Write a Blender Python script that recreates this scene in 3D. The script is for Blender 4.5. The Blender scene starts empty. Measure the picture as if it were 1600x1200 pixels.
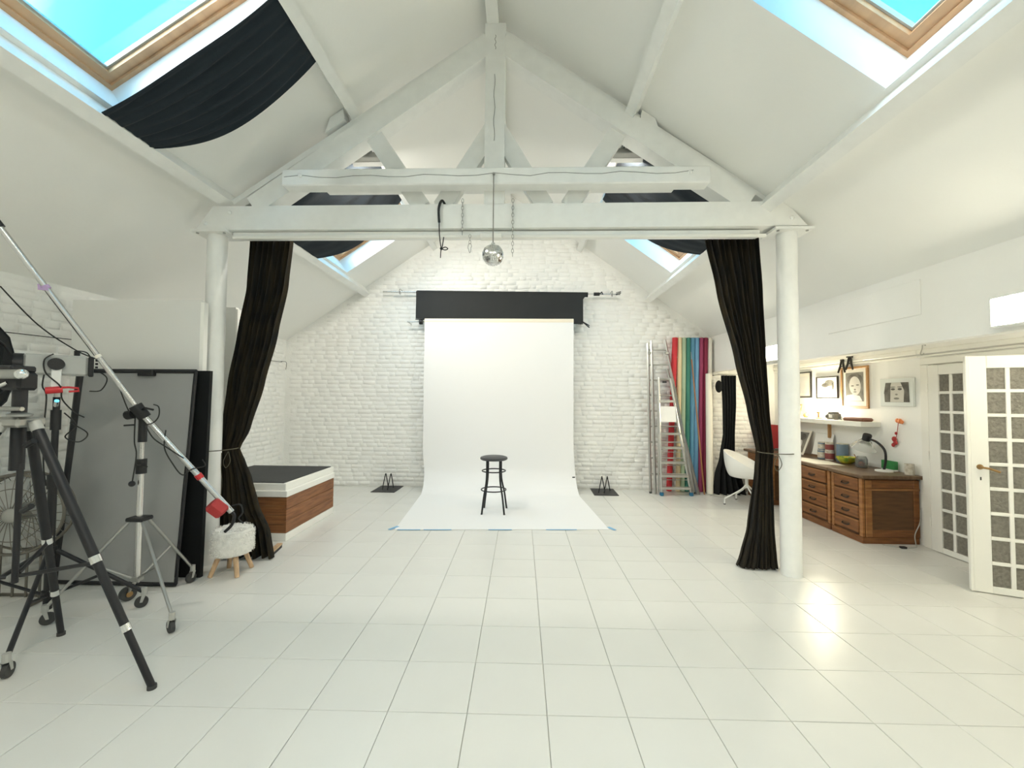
import bpy, math, random
from mathutils import Vector, Matrix, noise
R = random.Random(7)
PI = math.pi
scene = bpy.context.scene
COL = scene.collection

# ------------------------------------------------------------------ camera
FPX, YAW, PITCH, ROLL, CAMH = 649.73, -0.0300653, 0.0339042, 0.0076864, 1.57804
fw = Vector((math.sin(YAW)*math.cos(PITCH), math.cos(YAW)*math.cos(PITCH), math.sin(PITCH)))
rt = Vector((math.cos(YAW), -math.sin(YAW), 0))
up = rt.cross(fw)
rt, up = rt*math.cos(ROLL)+up*math.sin(ROLL), up*math.cos(ROLL)-rt*math.sin(ROLL)
cd = bpy.data.cameras.new('camera'); cam = bpy.data.objects.new('camera', cd); COL.objects.link(cam)
cd.sensor_width = 36; cd.lens = FPX/1600*36; cd.clip_start = 0.05; cd.clip_end = 200
cam.matrix_world = Matrix(((rt.x, up.x, -fw.x, 0), (rt.y, up.y, -fw.y, 0), (rt.z, up.z, -fw.z, CAMH), (0, 0, 0, 1)))
scene.camera = cam

# ------------------------------------------------------------------ world, exposure
SKY = 4.2
w = bpy.data.worlds.new('sky'); scene.world = w; w.use_nodes = True
nt = w.node_tree; nt.nodes.clear()
def wn(t): return nt.nodes.new(t)
out = wn('ShaderNodeOutputWorld'); bg = wn('ShaderNodeBackground'); tc = wn('ShaderNodeTexCoord')
dot = wn('ShaderNodeVectorMath'); dot.operation = 'DOT_PRODUCT'
sd = Vector((-0.86, -0.36, 0.36)).normalized(); dot.inputs[1].default_value = sd      # veiled sun to the left
ramp = wn('ShaderNodeValToRGB')
cr = ramp.color_ramp
cr.elements[0].position = 0.0; cr.elements[0].color = (0.035, 0.40, 0.70, 1)
cr.elements[1].position = 1.0; cr.elements[1].color = (1.0, 0.95, 0.82, 1)
e = cr.elements.new(0.56); e.color = (0.055, 0.40, 0.66, 1)
e = cr.elements.new(0.76); e.color = (0.70, 0.78, 0.82, 1)
stren = wn('ShaderNodeMapRange'); stren.inputs['From Min'].default_value = 0.52; stren.inputs['From Max'].default_value = 1.0
stren.inputs['To Min'].default_value = SKY; stren.inputs['To Max'].default_value = SKY*5
nt.links.new(tc.outputs['Generated'], dot.inputs[0])
nt.links.new(dot.outputs['Value'], ramp.inputs['Fac']); nt.links.new(dot.outputs['Value'], stren.inputs['Value'])
nt.links.new(ramp.outputs['Color'], bg.inputs['Color']); nt.links.new(stren.outputs['Result'], bg.inputs['Strength'])
nt.links.new(bg.outputs['Background'], out.inputs['Surface'])
vs = scene.view_settings
vs.view_transform = 'Standard'; vs.look = 'None'; vs.gamma = 1.0; vs.use_curve_mapping = False
vs.exposure = 0.45
scene.cycles.diffuse_bounces = 8; scene.cycles.max_bounces = 14
scene.cycles.caustics_reflective = False; scene.cycles.caustics_refractive = False
LAMP_CEIL = 10.0      # W of each added batten behind the camera
LAMP_WALL = 28.0      # emission strength of the lamp diffusers on the header

# ------------------------------------------------------------------ materials
MATS = {}
def mat(name, col, rough=0.6, metal=0.0, noise_amt=0.0, nscale=8.0, bump=0.0, bscale=60.0, spec=0.5, col2=None, emit=None, estr=0, stretch=None, trans=0.0, sheen=0.0, alpha=1.0, ior=1.45):
    m = bpy.data.materials.new(name); m.use_nodes = True
    t = m.node_tree; b = t.nodes['Principled BSDF']
    b.inputs['Roughness'].default_value = rough; b.inputs['Metallic'].default_value = metal
    b.inputs['Specular IOR Level'].default_value = spec; b.inputs['IOR'].default_value = ior
    b.inputs['Transmission Weight'].default_value = trans
    b.inputs['Sheen Weight'].default_value = sheen; b.inputs['Alpha'].default_value = alpha
    b.inputs['Base Color'].default_value = (*col, 1)
    co = t.nodes.new('ShaderNodeTexCoord'); mp = t.nodes.new('ShaderNodeMapping')
    t.links.new(co.outputs['Object'], mp.inputs['Vector'])
    if stretch: mp.inputs['Scale'].default_value = stretch
    if noise_amt > 0:
        n = t.nodes.new('ShaderNodeTexNoise'); n.inputs['Scale'].default_value = nscale; n.inputs['Detail'].default_value = 5
        t.links.new(mp.outputs['Vector'], n.inputs['Vector'])
        mx = t.nodes.new('ShaderNodeMix'); mx.data_type = 'RGBA'
        c2 = col2 or tuple(max(0, c*(1-noise_amt)) for c in col)
        mx.inputs['A'].default_value = (*col, 1); mx.inputs['B'].default_value = (*c2, 1)
        rp = t.nodes.new('ShaderNodeMapRange'); rp.inputs['From Min'].default_value = 0.35; rp.inputs['From Max'].default_value = 0.7
        t.links.new(n.outputs['Fac'], rp.inputs['Value']); t.links.new(rp.outputs['Result'], mx.inputs['Factor'])
        t.links.new(mx.outputs['Result'], b.inputs['Base Color'])
    if bump > 0:
        n = t.nodes.new('ShaderNodeTexNoise'); n.inputs['Scale'].default_value = bscale; n.inputs['Detail'].default_value = 4
        t.links.new(mp.outputs['Vector'], n.inputs['Vector'])
        bp = t.nodes.new('ShaderNodeBump'); bp.inputs['Strength'].default_value = bump; bp.inputs['Distance'].default_value = 0.01
        t.links.new(n.outputs['Fac'], bp.inputs['Height']); t.links.new(bp.outputs['Normal'], b.inputs['Normal'])
    if emit:
        b.inputs['Emission Color'].default_value = (*emit, 1); b.inputs['Emission Strength'].default_value = estr
    MATS[name] = m
    return m
mat('plaster', (.86, .86, .83), .75, bump=.10, bscale=25, noise_amt=.02, nscale=1.5)
mat('plaster_wall', (.87, .865, .835), .7, bump=.12, bscale=30, noise_amt=.03, nscale=2)
mat('timber_paint', (.84, .845, .82), .55, bump=.25, bscale=14, stretch=(1, 1, 1), noise_amt=.05, nscale=9)
mat('brick_paint', (.87, .87, .84), .6, bump=.55, bscale=28, noise_amt=.05, nscale=5)
mat('mortar_paint', (.86, .86, .83), .7, bump=.6, bscale=40, noise_amt=.06, nscale=6)
mat('tile', (.72, .715, .675), .26, noise_amt=.04, nscale=1.3, bump=.05, bscale=9, spec=.45)
mat('grout', (.62, .61, .56), .7, noise_amt=.25, nscale=5)
mat('trim_paint', (.82, .81, .76), .4, bump=.05, bscale=20)
mat('skylight_wood', (.62, .37, .20), .45, noise_amt=.25, nscale=10, stretch=(1, .15, 1))
mat('reveal_paint', (.86, .86, .85), .6)
g_ = bpy.data.materials.new('glass'); g_.use_nodes = True; MATS['glass'] = g_
gt = g_.node_tree; gt.nodes.clear()
go, gm, gtr, ggl = [gt.nodes.new(n_) for n_ in ('ShaderNodeOutputMaterial', 'ShaderNodeMixShader', 'ShaderNodeBsdfTransparent', 'ShaderNodeBsdfGlossy')]
gtr.inputs['Color'].default_value = (.93, .95, .95, 1); ggl.inputs['Roughness'].default_value = .02;
gm.inputs[0].default_value = .05; gt.links.new(gtr.outputs[0], gm.inputs[1]); gt.links.new(ggl.outputs[0], gm.inputs[2]); gt.links.new(gm.outputs[0], go.inputs['Surface'])
mat('aluminium', (.55, .55, .53), .35, metal=1)
mat('chrome', (.78, .78, .77), .15, metal=1)
mat('silver_tube', (.70, .69, .68), .25, metal=1)
mat('fan_metal', (.17, .155, .13), .4, metal=.5)
mat('dull_steel', (.42, .42, .40), .4, metal=1)
mat('black_metal', (.012, .012, .014), .45)
mat('black_plastic', (.014, .014, .015), .5, bump=.1, bscale=80)
mat('black_cloth', (.010, .011, .011), .9, spec=.25, sheen=.03, bump=.2, bscale=120)
mat('curtain_cloth', (.008, .008, .0075), .9, spec=.25, sheen=.03, col2=(.030, .022, .010), noise_amt=.5, nscale=9, stretch=(3, 3, .06), bump=.15, bscale=60)
mat('navy_cloth', (.020, .027, .034), .9, spec=.2, sheen=.05, bump=.25, bscale=40)
mat('black_paper', (.018, .020, .021), .8, noise_amt=.15, nscale=2)
mat('white_paper', (.83, .83, .825), .8, bump=.02, bscale=3)
mat('roll_back', (.80, .73, .60), .8)
mat('foam_white', (.80, .80, .77), .7, bump=.05, bscale=8)
mat('panel_edge', (.86, .85, .80), .6)
mat('grey_fabric', (.34, .345, .34), .75, bump=.12, bscale=6, noise_amt=.1, nscale=2)
mat('wood_plank', (.30, .125, .045), .5, noise_amt=.6, nscale=6, stretch=(.6, .6, 6), col2=(.16, .06, .02), bump=.15, bscale=30)
mat('desk_wood', (.24, .095, .028), .4, noise_amt=.6, nscale=5, stretch=(1, 1, 8), col2=(.13, .046, .013), bump=.08, bscale=30)
mat('desk_edge', (.36, .165, .055), .4, noise_amt=.5, nscale=6, stretch=(1, 1, 6), col2=(.22, .09, .03))
mat('desk_dark', (.13, .060, .022), .4, noise_amt=.4, nscale=5, stretch=(1, 1, 6))
mat('worktop_wood', (.16, .10, .055), .38, noise_amt=.5, nscale=4, stretch=(6, 1, 1), col2=(.09, .05, .025))
mat('pale_wood', (.62, .42, .25), .5, noise_amt=.25, nscale=12, stretch=(4, 4, 1))
mat('stick_wood', (.33, .15, .06), .5)
mat('fur', (.83, .81, .76), .95, sheen=.5, bump=.5, bscale=60, noise_amt=.12, nscale=25)
mat('dark_matting', (.045, .046, .046), .8, bump=.2, bscale=60, noise_amt=.2, nscale=3)
mat('rubber', (.05, .05, .048), .7)
mat('grey_plastic', (.40, .40, .375), .45)
mat('light_grey', (.42, .43, .41), .45)
mat('stool_vinyl', (.05, .05, .052), .45, bump=.1, bscale=40)
mat('red_plastic', (.55, .03, .035), .4)
mat('red_block', (.40, .035, .035), .5, bump=.1)
mat('lilac_tape', (.50, .36, .60), .6)
mat('blue_tape', (.20, .44, .66), .6)
mat('blue_rubber', (.02, .14, .26), .5)
mat('white_plastic', (.80, .80, .775), .3)
mat('seat_pad', (.30, .29, .25), .8)
mat('frame_black', (.02, .018, .015), .4)
mat('frame_wood', (.46, .25, .10), .45, noise_amt=.2, nscale=15)
mat('passepartout', (.80, .77, .68), .8)
mat('canvas', (.70, .73, .71), .8)
mat('print_dark', (.07, .065, .055), .8, noise_amt=.4, nscale=12, col2=(.16, .15, .13))
mat('print_mid', (.24, .23, .20), .8, noise_amt=.4, nscale=10)
mat('print_skin', (.60, .58, .53), .8, noise_amt=.15, nscale=6)
mat('print_light', (.72, .71, .67), .8, noise_amt=.1, nscale=6)
mat('door_glass', (.36, .34, .29), .30, noise_amt=.35, nscale=42, bump=.9, bscale=45, trans=.35, ior=1.3, spec=.4)
mat('leather_brown', (.20, .08, .05), .5)
mat('green_box', (.035, .22, .06), .5)
mat('yellow_bowl', (.60, .50, .04), .4, noise_amt=.5, nscale=20, col2=(.15, .35, .05))
mat('clear_plastic', (.80, .82, .80), .15, trans=.85, ior=1.2, alpha=.75)
mat('orange', (.75, .24, .08), .6)
mat('tin_blue', (.14, .20, .27), .45)
mat('tin_red', (.22, .05, .05), .45)
mat('tin_label', (.62, .60, .54), .5, noise_amt=.3, nscale=25, col2=(.35, .30, .22))
mat('lamp_glow', (1, 1, 1), .5, emit=(1, .93, .74), estr=LAMP_WALL)
mat('added_flood_glow', (1, 1, 1), .5, emit=(1, .97, .9), estr=2.0)
mat('added_globe_glow', (1, 1, 1), .5, emit=(1, .93, .74), estr=55)
mat('bulb_glow', (1, 1, 1), .5, emit=(1, .90, .66), estr=210)
mat('brass', (.35, .22, .10), .35, metal=1)
mat('rope', (.10, .09, .06), .8)
mat('cable', (.018, .018, .017), .6)
mat('crack', (.10, .10, .09), .9)
for n_, c_ in dict(roll_red=(.55, .035, .045), roll_cream=(.70, .58, .36), roll_sage=(.36, .47, .33), roll_green=(.05, .22, .17), roll_blue=(.09, .25, .38), roll_sky=(.16, .35, .54), roll_crimson=(.33, .05, .12), roll_wine=(.23, .02, .055), roll_white=(.80, .77, .68)).items():
    mat(n_, c_, .7)

# ------------------------------------------------------------------ helpers
ORIG = {}
class MB:
    def __init__(s, M=None): s.v = []; s.f = []; s.M = M
    def _add(s, vs, fs):
        o = len(s.v); s.v += [Vector(p) for p in vs]; s.f += [tuple(i+o for i in f) for f in fs]; return s
    def box(s, a, b):
        x0, x1 = sorted((a[0], b[0])); y0, y1 = sorted((a[1], b[1])); z0, z1 = sorted((a[2], b[2]))
        return s._add([(x0, y0, z0), (x1, y0, z0), (x1, y1, z0), (x0, y1, z0), (x0, y0, z1), (x1, y0, z1), (x1, y1, z1), (x0, y1, z1)],
                      [(0, 3, 2, 1), (4, 5, 6, 7), (0, 1, 5, 4), (1, 2, 6, 5), (2, 3, 7, 6), (3, 0, 4, 7)])
    def cbox(s, c, d): return s.box([c[i]-d[i]/2 for i in range(3)], [c[i]+d[i]/2 for i in range(3)])
    def bbox(s, a, b, r=.004):           # box with chamfered edges
        x0, x1 = sorted((a[0], b[0])); y0, y1 = sorted((a[1], b[1])); z0, z1 = sorted((a[2], b[2]))
        o = len(s.v); lo = (x0, y0, z0); hi = (x1, y1, z1); idx = {}
        vs = []
        for sx in (0, 1):
            for sy in (0, 1):
                for sz in (0, 1):
                    cs = (sx, sy, sz)
                    for ax in range(3):
                        p = []
                        for k in range(3):
                            base = hi[k] if cs[k] else lo[k]
                            p.append(base if k == ax else base+(-r if cs[k] else r))
                        idx[(cs, ax)] = len(vs); vs.append(p)
        fs = []
        def q(ax, side):
            k1, k2 = [k for k in range(3) if k != ax]
            l = []
            for a_, b_ in ((0, 0), (1, 0), (1, 1), (0, 1)):
                cs = [0, 0, 0]; cs[ax] = side; cs[k1] = a_; cs[k2] = b_; l.append(idx[(tuple(cs), ax)])
            return l
        for ax in range(3):
            for side in (0, 1): fs.append(q(ax, side))
        for k in range(3):               # edges along k
            k1, k2 = [j for j in range(3) if j != k]
            for a_ in (0, 1):
                for b_ in (0, 1):
                    c0 = [0]*3; c0[k1] = a_; c0[k2] = b_; c1 = list(c0); c1[k] = 1
                    fs.append([idx[(tuple(c0), k1)], idx[(tuple(c1), k1)], idx[(tuple(c1), k2)], idx[(tuple(c0), k2)]])
        for sx in (0, 1):
            for sy in (0, 1):
                for sz in (0, 1): fs.append([idx[((sx, sy, sz), k)] for k in range(3)])
        ctr = Vector([(lo[k]+hi[k])/2 for k in range(3)])
        out_ = []
        for f in fs:
            p = [Vector(vs[i]) for i in f]; n = (p[1]-p[0]).cross(p[2]-p[0]); c = sum(p, Vector())/len(p)
            out_.append(tuple(f if n.dot(c-ctr) > 0 else f[::-1]))
        return s._add(vs, out_)
    def prism(s, poly, d):               # polygon (3D points) extruded by vector d
        n = len(poly); d = Vector(d); p0 = [Vector(p) for p in poly]
        nn = sum(((p0[i]-p0[0]).cross(p0[(i+1) % n]-p0[0]) for i in range(1, n-1)), Vector())
        if nn.dot(d) > 0: p0 = p0[::-1]
        vs = p0+[p+d for p in p0]
        fs = [tuple(range(n)), tuple(range(2*n-1, n-1, -1))]
        for i in range(n): j = (i+1) % n; fs.append((j, i, i+n, j+n))
        return s._add(vs, fs)
    def tube(s, pts, r, n=10, closed=False, cap=True):
        pts = [Vector(p) for p in pts]; m = len(pts); rs = r if isinstance(r, (list, tuple)) else [r]*m
        rings = []; prev = None
        for i, p in enumerate(pts):
            if closed: t = pts[(i+1) % m]-pts[i-1]
            else: t = pts[min(i+1, m-1)]-pts[max(i-1, 0)]
            t.normalize()
            if prev is None:
                a = Vector((0, 0, 1)) if abs(t.z) < .9 else Vector((1, 0, 0)); u = t.cross(a).normalized()
            else: u = (prev-t*prev.dot(t)).normalized()
            prev = u; v = t.cross(u)
            rings.append([p+(u*math.cos(2*PI*k/n)+v*math.sin(2*PI*k/n))*rs[i] for k in range(n)])
        vs = [q for r_ in rings for q in r_]; fs = []
        for i in range(m if closed else m-1):
            j = (i+1) % m
            for k in range(n): l = (k+1) % n; fs.append((i*n+k, i*n+l, j*n+l, j*n+k))
        if cap and not closed: fs += [tuple(range(n-1, -1, -1)), tuple((m-1)*n+k for k in range(n))]
        return s._add(vs, fs)
    def cyl(s, a, b, r, n=16): return s.tube([a, b], r, n)
    def lathe(s, prof, n=24, c=(0, 0, 0), M=None):       # prof of (r,z) about Z
        M = M or Matrix(); c = Vector(c); vs = []; fs = []; m = len(prof)
        for r, z in prof:
            for k in range(n): vs.append(c+M @ Vector((r*math.cos(2*PI*k/n), r*math.sin(2*PI*k/n), z)))
        for i in range(m-1):
            for k in range(n): l = (k+1) % n; fs.append((i*n+k, i*n+l, (i+1)*n+l, (i+1)*n+k))
        if prof[0][0] > 1e-5: fs.append(tuple(range(n-1, -1, -1)))
        if prof[-1][0] > 1e-5: fs.append(tuple((m-1)*n+k for k in range(n)))
        return s._add(vs, fs)
    def grid(s, fn, nu, nv, thick=0):
        P = [[Vector(fn(i/nu, j/nv)) for j in range(nv+1)] for i in range(nu+1)]
        vs = [p for r_ in P for p in r_]; w_ = nv+1
        fs = [(i*w_+j, (i+1)*w_+j, (i+1)*w_+j+1, i*w_+j+1) for i in range(nu) for j in range(nv)]
        if thick:
            N = []
            for i in range(nu+1):
                for j in range(nv+1):
                    a = P[min(i+1, nu)][j]-P[max(i-1, 0)][j]; b = P[i][min(j+1, nv)]-P[i][max(j-1, 0)]
                    nn = a.cross(b); N.append(nn.normalized() if nn.length > 1e-9 else Vector((0, 0, 1)))
            o = len(vs); vs = [p+n_*thick/2 for p, n_ in zip(vs, N)]+[p-n_*thick/2 for p, n_ in zip(vs, N)]
            fs += [tuple(i+o for i in f[::-1]) for f in fs]
            bd = [i*w_ for i in range(nu+1)]+[nu*w_+j for j in range(1, nv+1)]+[i*w_+nv for i in range(nu-1, -1, -1)]+[j for j in range(nv-1, 0, -1)]
            for k in range(len(bd)): a, b = bd[k], bd[(k+1) % len(bd)]; fs.append((b, a, a+o, b+o))
        return s._add(vs, fs)
    def sphere(s, c, r, n=20, m=12, sc=(1, 1, 1)):
        prof = [(max(r*math.sin(PI*i/m), 1e-6)*1.0, -r*math.cos(PI*i/m)) for i in range(m+1)]
        M = Matrix.Diagonal((sc[0], sc[1], sc[2])).to_4x4()
        return s.lathe(prof, n, c, M)
    def mesh(s, name, off=Vector()):
        M = s.M
        vs = [(M @ p if M else p)-off for p in s.v]
        me = bpy.data.meshes.new(name); me.from_pydata([tuple(p) for p in vs], [], s.f); me.update(); return me
    def build(s, name, m, parent=None, smooth=False, label=None):
        off = ORIG.get(parent, Vector()) if parent else Vector()
        me = s.mesh(name, off)
        me.materials.append(MATS[m])
        if smooth:
            me.polygons.foreach_set('use_smooth', [True]*len(me.polygons))
            try: me.set_sharp_from_angle(angle=math.radians(42))
            except Exception: pass
        o = bpy.data.objects.new(name, me); COL.objects.link(o)
        if parent: o.parent = parent; ORIG[o] = off
        else: ORIG[o] = Vector()
        if label: o['label'] = label
        return o
def thing(name, label, cat, loc=(0, 0, 0), group=None):
    o = bpy.data.objects.new(name, None); o.empty_display_size = .1; COL.objects.link(o); o.location = loc
    o['label'] = label; o['category'] = cat
    if group: o['group'] = group
    ORIG[o] = Vector(loc); return o
def tag(o, label, cat, group=None):
    o['label'] = label; o['category'] = cat
    if group: o['group'] = group
    return o
def struct(o, label=None, cat=None):
    o['kind'] = 'structure'
    if label: o['label'] = label
    if cat: o['category'] = cat
    return o
def V(*a): return Vector(a)
def lerp(a, b, t): return a+(b-a)*t
def vl(a, b, t): return Vector(a).lerp(Vector(b), t)
def interp(tab, z):                     # piecewise linear table [(z, value..)] sorted by descending z
    if z >= tab[0][0]: return tab[0][1:]
    for a, b in zip(tab, tab[1:]):
        if z >= b[0]:
            t = (a[0]-z)/(a[0]-b[0]); t = t*t*(3-2*t)*.35+t*.65
            return tuple(lerp(p, q, t) for p, q in zip(a[1:], b[1:]))
    return tab[-1][1:]
def spline(pts, n=8):
    pts = [Vector(p) for p in pts]; out_ = []
    for i in range(len(pts)-1):
        p0 = pts[max(i-1, 0)]; p1 = pts[i]; p2 = pts[i+1]; p3 = pts[min(i+2, len(pts)-1)]
        for k in range(n):
            t = k/n
            out_.append(.5*((2*p1)+(p2-p0)*t+(2*p0-5*p1+4*p2-p3)*t*t+(3*p1-p0-3*p2+p3)*t**3))
    out_.append(pts[-1]); return out_

# ------------------------------------------------------------------ room dimensions
XL, XR, YB, YN = -4.34, 4.38, 7.42, -3.6
RX, RZ = -0.32, 5.30
SL, SR = .672, .722
XH = 3.306                         # header face
HZ = 2.06
def zL(x): return RZ+SL*(x-RX)
def zR(x): return RZ-SR*(x-RX)
NL = Vector((-SL, 0, 1)).normalized(); NR = Vector((SR, 0, 1)).normalized()
THK = .26

# ------------------------------------------------------------------ floor
fl = struct(MB().box((XL-.2, YN-.2, -.12), (XR+1.5, YB+.2, -.010)).build('floor', 'grout'), 'off-white painted square floor tiles across the studio', 'floor')
TS = .40; TA = .00805
tx0, ty0 = .14045, 2.13097
def tile_mesh():
    h = TS/2-.0016; b = h-.0022
    vs = [(-h, -h, -.010), (h, -h, -.010), (h, h, -.010), (-h, h, -.010), (-h, -h, -.0014), (h, -h, -.0014), (h, h, -.0014), (-h, h, -.0014), (-b, -b, 0), (b, -b, 0), (b, b, 0), (-b, b, 0)]
    fs = [(8, 9, 10, 11)]
    for i in range(4):
        j = (i+1) % 4; fs += [(i, j, 4+j, 4+i), (4+i, 4+j, 8+j, 8+i)]
    return vs, fs
tv, tf = tile_mesh()
tm = bpy.data.meshes.new('tile'); tm.from_pydata(tv, [], tf); tm.materials.append(MATS['tile'])
cells = []
for i in range(-13, 13):
    for j in range(-16, 15):
        a, b = tx0+(i+.5)*TS, ty0+(j+.5)*TS
        X = a*math.cos(TA)-b*math.sin(TA); Y = a*math.sin(TA)+b*math.cos(TA)
        xr = 4.36
        if X-TS*.5 < XL-.19 or X+TS*.5 > xr+.2 or Y+TS*.5 > YB+.19 or Y-TS*.5 < YN-.19: continue
        vis = Y > 1.2 and abs(X+.03*Y)/max(Y, .1) < 1.32
        cells.append((not vis, X*X+Y*Y, X, Y))
cells.sort()
rest = MB()
for k, (nv_, d_, X, Y) in enumerate(cells):
    dz = R.uniform(-.0004, .0004); rz = TA+R.uniform(-.001, .001)
    if k < 300 and not nv_:
        o = bpy.data.objects.new('tile', tm); COL.objects.link(o); o.parent = fl; o.location = (X, Y, dz); o.rotation_euler = (R.uniform(-.0012, .0012), R.uniform(-.0012, .0012), rz)
    else:
        M = Matrix.Translation((X, Y, dz)) @ Matrix.Rotation(rz, 4, 'Z')
        rest._add([M @ Vector(p) for p in tv], tf)
o = rest.build('more_tiles', 'tile', fl); o['kind'] = 'stuff'

# ------------------------------------------------------------------ brick walls
def brick_variant(seed, L, H, D=.009):
    r = random.Random(seed); D = r.uniform(.008, .014)
    def j(a): return r.uniform(-a, a)
    h, l = H/2, L/2
    base = [(-l, 0, -h), (l, 0, -h), (l, 0, h), (-l, 0, h)]
    i1, i2 = .003, .0085
    mid = [(-l+i1+j(.003), -D*.62, -h+i1+j(.002)), (l-i1+j(.003), -D*.62, -h+i1+j(.002)), (l-i1+j(.003), -D*.62, h-i1+j(.002)), (-l+i1+j(.003), -D*.62, h-i1+j(.002))]
    top = [(-l+i2+j(.005), -D+j(.002), -h+i2+j(.003)), (l-i2+j(.005), -D+j(.002), -h+i2+j(.003)), (l-i2+j(.005), -D+j(.002), h-i2+j(.003)), (-l+i2+j(.005), -D+j(.002), h-i2+j(.003))]
    vs = base+mid+top
    fs = [(8, 9, 10, 11)]
    for a in range(4):
        b = (a+1) % 4; fs += [(a, b, 4+b, 4+a), (4+a, 4+b, 8+b, 8+a)]
    return vs, fs
BP, BC = .222, .0752
BL = [BP*f for f in (1, .92, 1.06, .97, 1.0, .88, 1.03, .95, 1.1, .85, .5, .46, .55, .62)]
VARS = [brick_variant(s, BL[s]-.015, BC-R.uniform(.007, .012)) for s in range(14)]
VM = []
for vs_, fs_ in VARS:
    me = bpy.data.meshes.new('brick'); me.from_pydata(vs_, [], fs_); me.materials.append(MATS['brick_paint'])
    me.polygons.foreach_set('use_smooth', [True]*len(me.polygons)); VM.append(me)
def brick_wall(parent, s0, s1, z1, inside, place, vis, seed):
    r = random.Random(seed); items = []
    rows = int(z1/BC)
    for j in range(rows):
        z = (j+.5)*BC+r.uniform(-.002, .002)
        s = s0-r.uniform(0, .05)+(BP*.5 if j % 2 else 0)
        while s < s1:
            half = r.random() < .16; var = r.randrange(10, 14) if half else r.randrange(10); wd = BL[var]
            c = s+wd/2
            if inside(c, z, wd): items.append((vis(c, z), c, z+r.uniform(-.004, .004), var, r.uniform(-.005, .004), r.uniform(-.025, .025)))
            s += wd
    items.sort(key=lambda t: t[0])
    rest = MB()
    for k, (v, c, z, var, d, rr) in enumerate(items):
        M = place(c, z, d) @ Matrix.Rotation(rr, 4, 'Y')
        if k < 300 and v < 50:
            o = bpy.data.objects.new('brick', VM[var]); COL.objects.link(o); o.parent = parent; o.matrix_local = M
        else: rest._add([M @ Vector(p) for p in VARS[var][0]], VARS[var][1])
    o = rest.build('more_bricks', 'brick_paint', parent, smooth=False); o['kind'] = 'stuff'
    o.data.polygons.foreach_set('use_smooth', [True]*len(o.data.polygons))
# back wall: gable prism
gp = [(XL-.3, YB, -.1), (XR+.3, YB, -.1), (XR+.3, YB, 2.75), (XH, YB, zR(XH)+.2), (RX, YB, RZ+.3), (XL-.3, YB, zL(XL)+.15)]
wb = struct(MB().prism(gp, (0, .3, 0)).build('wall_back', 'mortar_paint'), 'white painted brick gable wall behind the paper backdrop', 'wall')
def in_back(c, z, wd):
    if c-wd/2 < XL+.0 or c+wd/2 > XR: return False
    top = min(zL(c-wd/2), zR(c+wd/2)) if c < XH else 2.3
    return z+BC/2 < top-.005
def vis_back(c, z):
    if -1.78 < c < .9 and z < 3.42: return 99
    if c > 2.2: return 60
    if c < -2.55 and z < .75: return 98
    return abs(z-1.55)*.8+abs(abs(c+.45)-2.2)
brick_wall(wb, XL, XR, 5.3, in_back, lambda c, z, d: Matrix.Translation((c, YB+d+.004, z)), vis_back, 3)
wl = struct(MB().box((XL-.3, YN-.3, -.1), (XL, YB, zL(XL)+.12)).build('wall_left', 'mortar_paint'), 'white painted brick side wall behind the lighting stands', 'wall')
def in_left(c, z, wd): return z+BC/2 < zL(XL)-.005 and c+wd/2 < YB and c-wd/2 > YN
def vis_left(c, z):
    if 5.75 < c and z > .55: return abs(z-1.5)*.6+(7.4-c)*.3
    if 2.3 < c < 3.75 and z > .2: return abs(z-1.6)*.6+abs(c-3.2)*.5
    return 90+abs(c-4)
brick_wall(wl, YN, YB, 2.62, in_left, lambda c, z, d: Matrix.Translation((XL-d-.004, c, z)) @ Matrix.Rotation(PI/2, 4, 'Z'), vis_left, 5)
struct(MB().prism([(XL-.3, YN, -.1), (XR+.3, YN, -.1), (XR+.3, YN, 2.7), (XH, YN, zR(XH)+.2), (RX, YN, RZ+.3), (XL-.3, YN, zL(XL)+.15)], (0, -.3, 0)).build('wall_front', 'plaster_wall'), 'white plaster end wall of the studio', 'wall')
# right wall with the double-door opening, header above the niche, niche ceiling
DY0, DY1, DZ = 3.36, 4.64, 1.99
m = MB(); m.box((XR, YN, -.1), (XR+.25, DY0, 2.5)); m.box((XR, DY1, -.1), (XR+.25, YB, 2.5)); m.box((XR, DY0, DZ), (XR+.25, DY1, 2.5))
struct(m.build('wall_right', 'plaster_wall'), 'white plaster wall behind the desk with pictures', 'wall')
hd = MB().prism([(XH, YN, HZ), (XH, YN, zR(XH)), (XH+.10, YN, zR(XH)), (XH+.10, YN, HZ)], (0, YB-YN, 0)).build('wall_header', 'plaster_wall')
struct(hd, 'white plaster band under the right roof slope', 'wall')
MB().bbox((XH-.012, 3.545, 2.30), (XH-.0005, 4.6, 2.60), .004).build('access_panel', 'plaster_wall', hd)
struct(MB().box((XH+.10, YN, 2.40), (XR, YB, 2.50)).build('ceiling_niche', 'plaster'), 'low ceiling over the desk niche', 'ceiling')
tr = MB()
tr.bbox((XR-.030, DY1+.10, 2.095), (XR-.0005, YB-.01, 2.150), .008)
tr.bbox((XR-.018, DY1+.10, 2.060), (XR-.0005, YB-.01, 2.085), .005)
tr.bbox((XR-.030, YN+.1, 2.095), (XR-.0005, DY1+.10, 2.150), .008); tr.bbox((XR-.018, YN+.1, 2.060), (XR-.0005, DY1+.10, 2.085), .005)
struct(tr.build('trim_1', 'trim_paint'), 'cream picture rail moulding along the right wall', 'trim')
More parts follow.
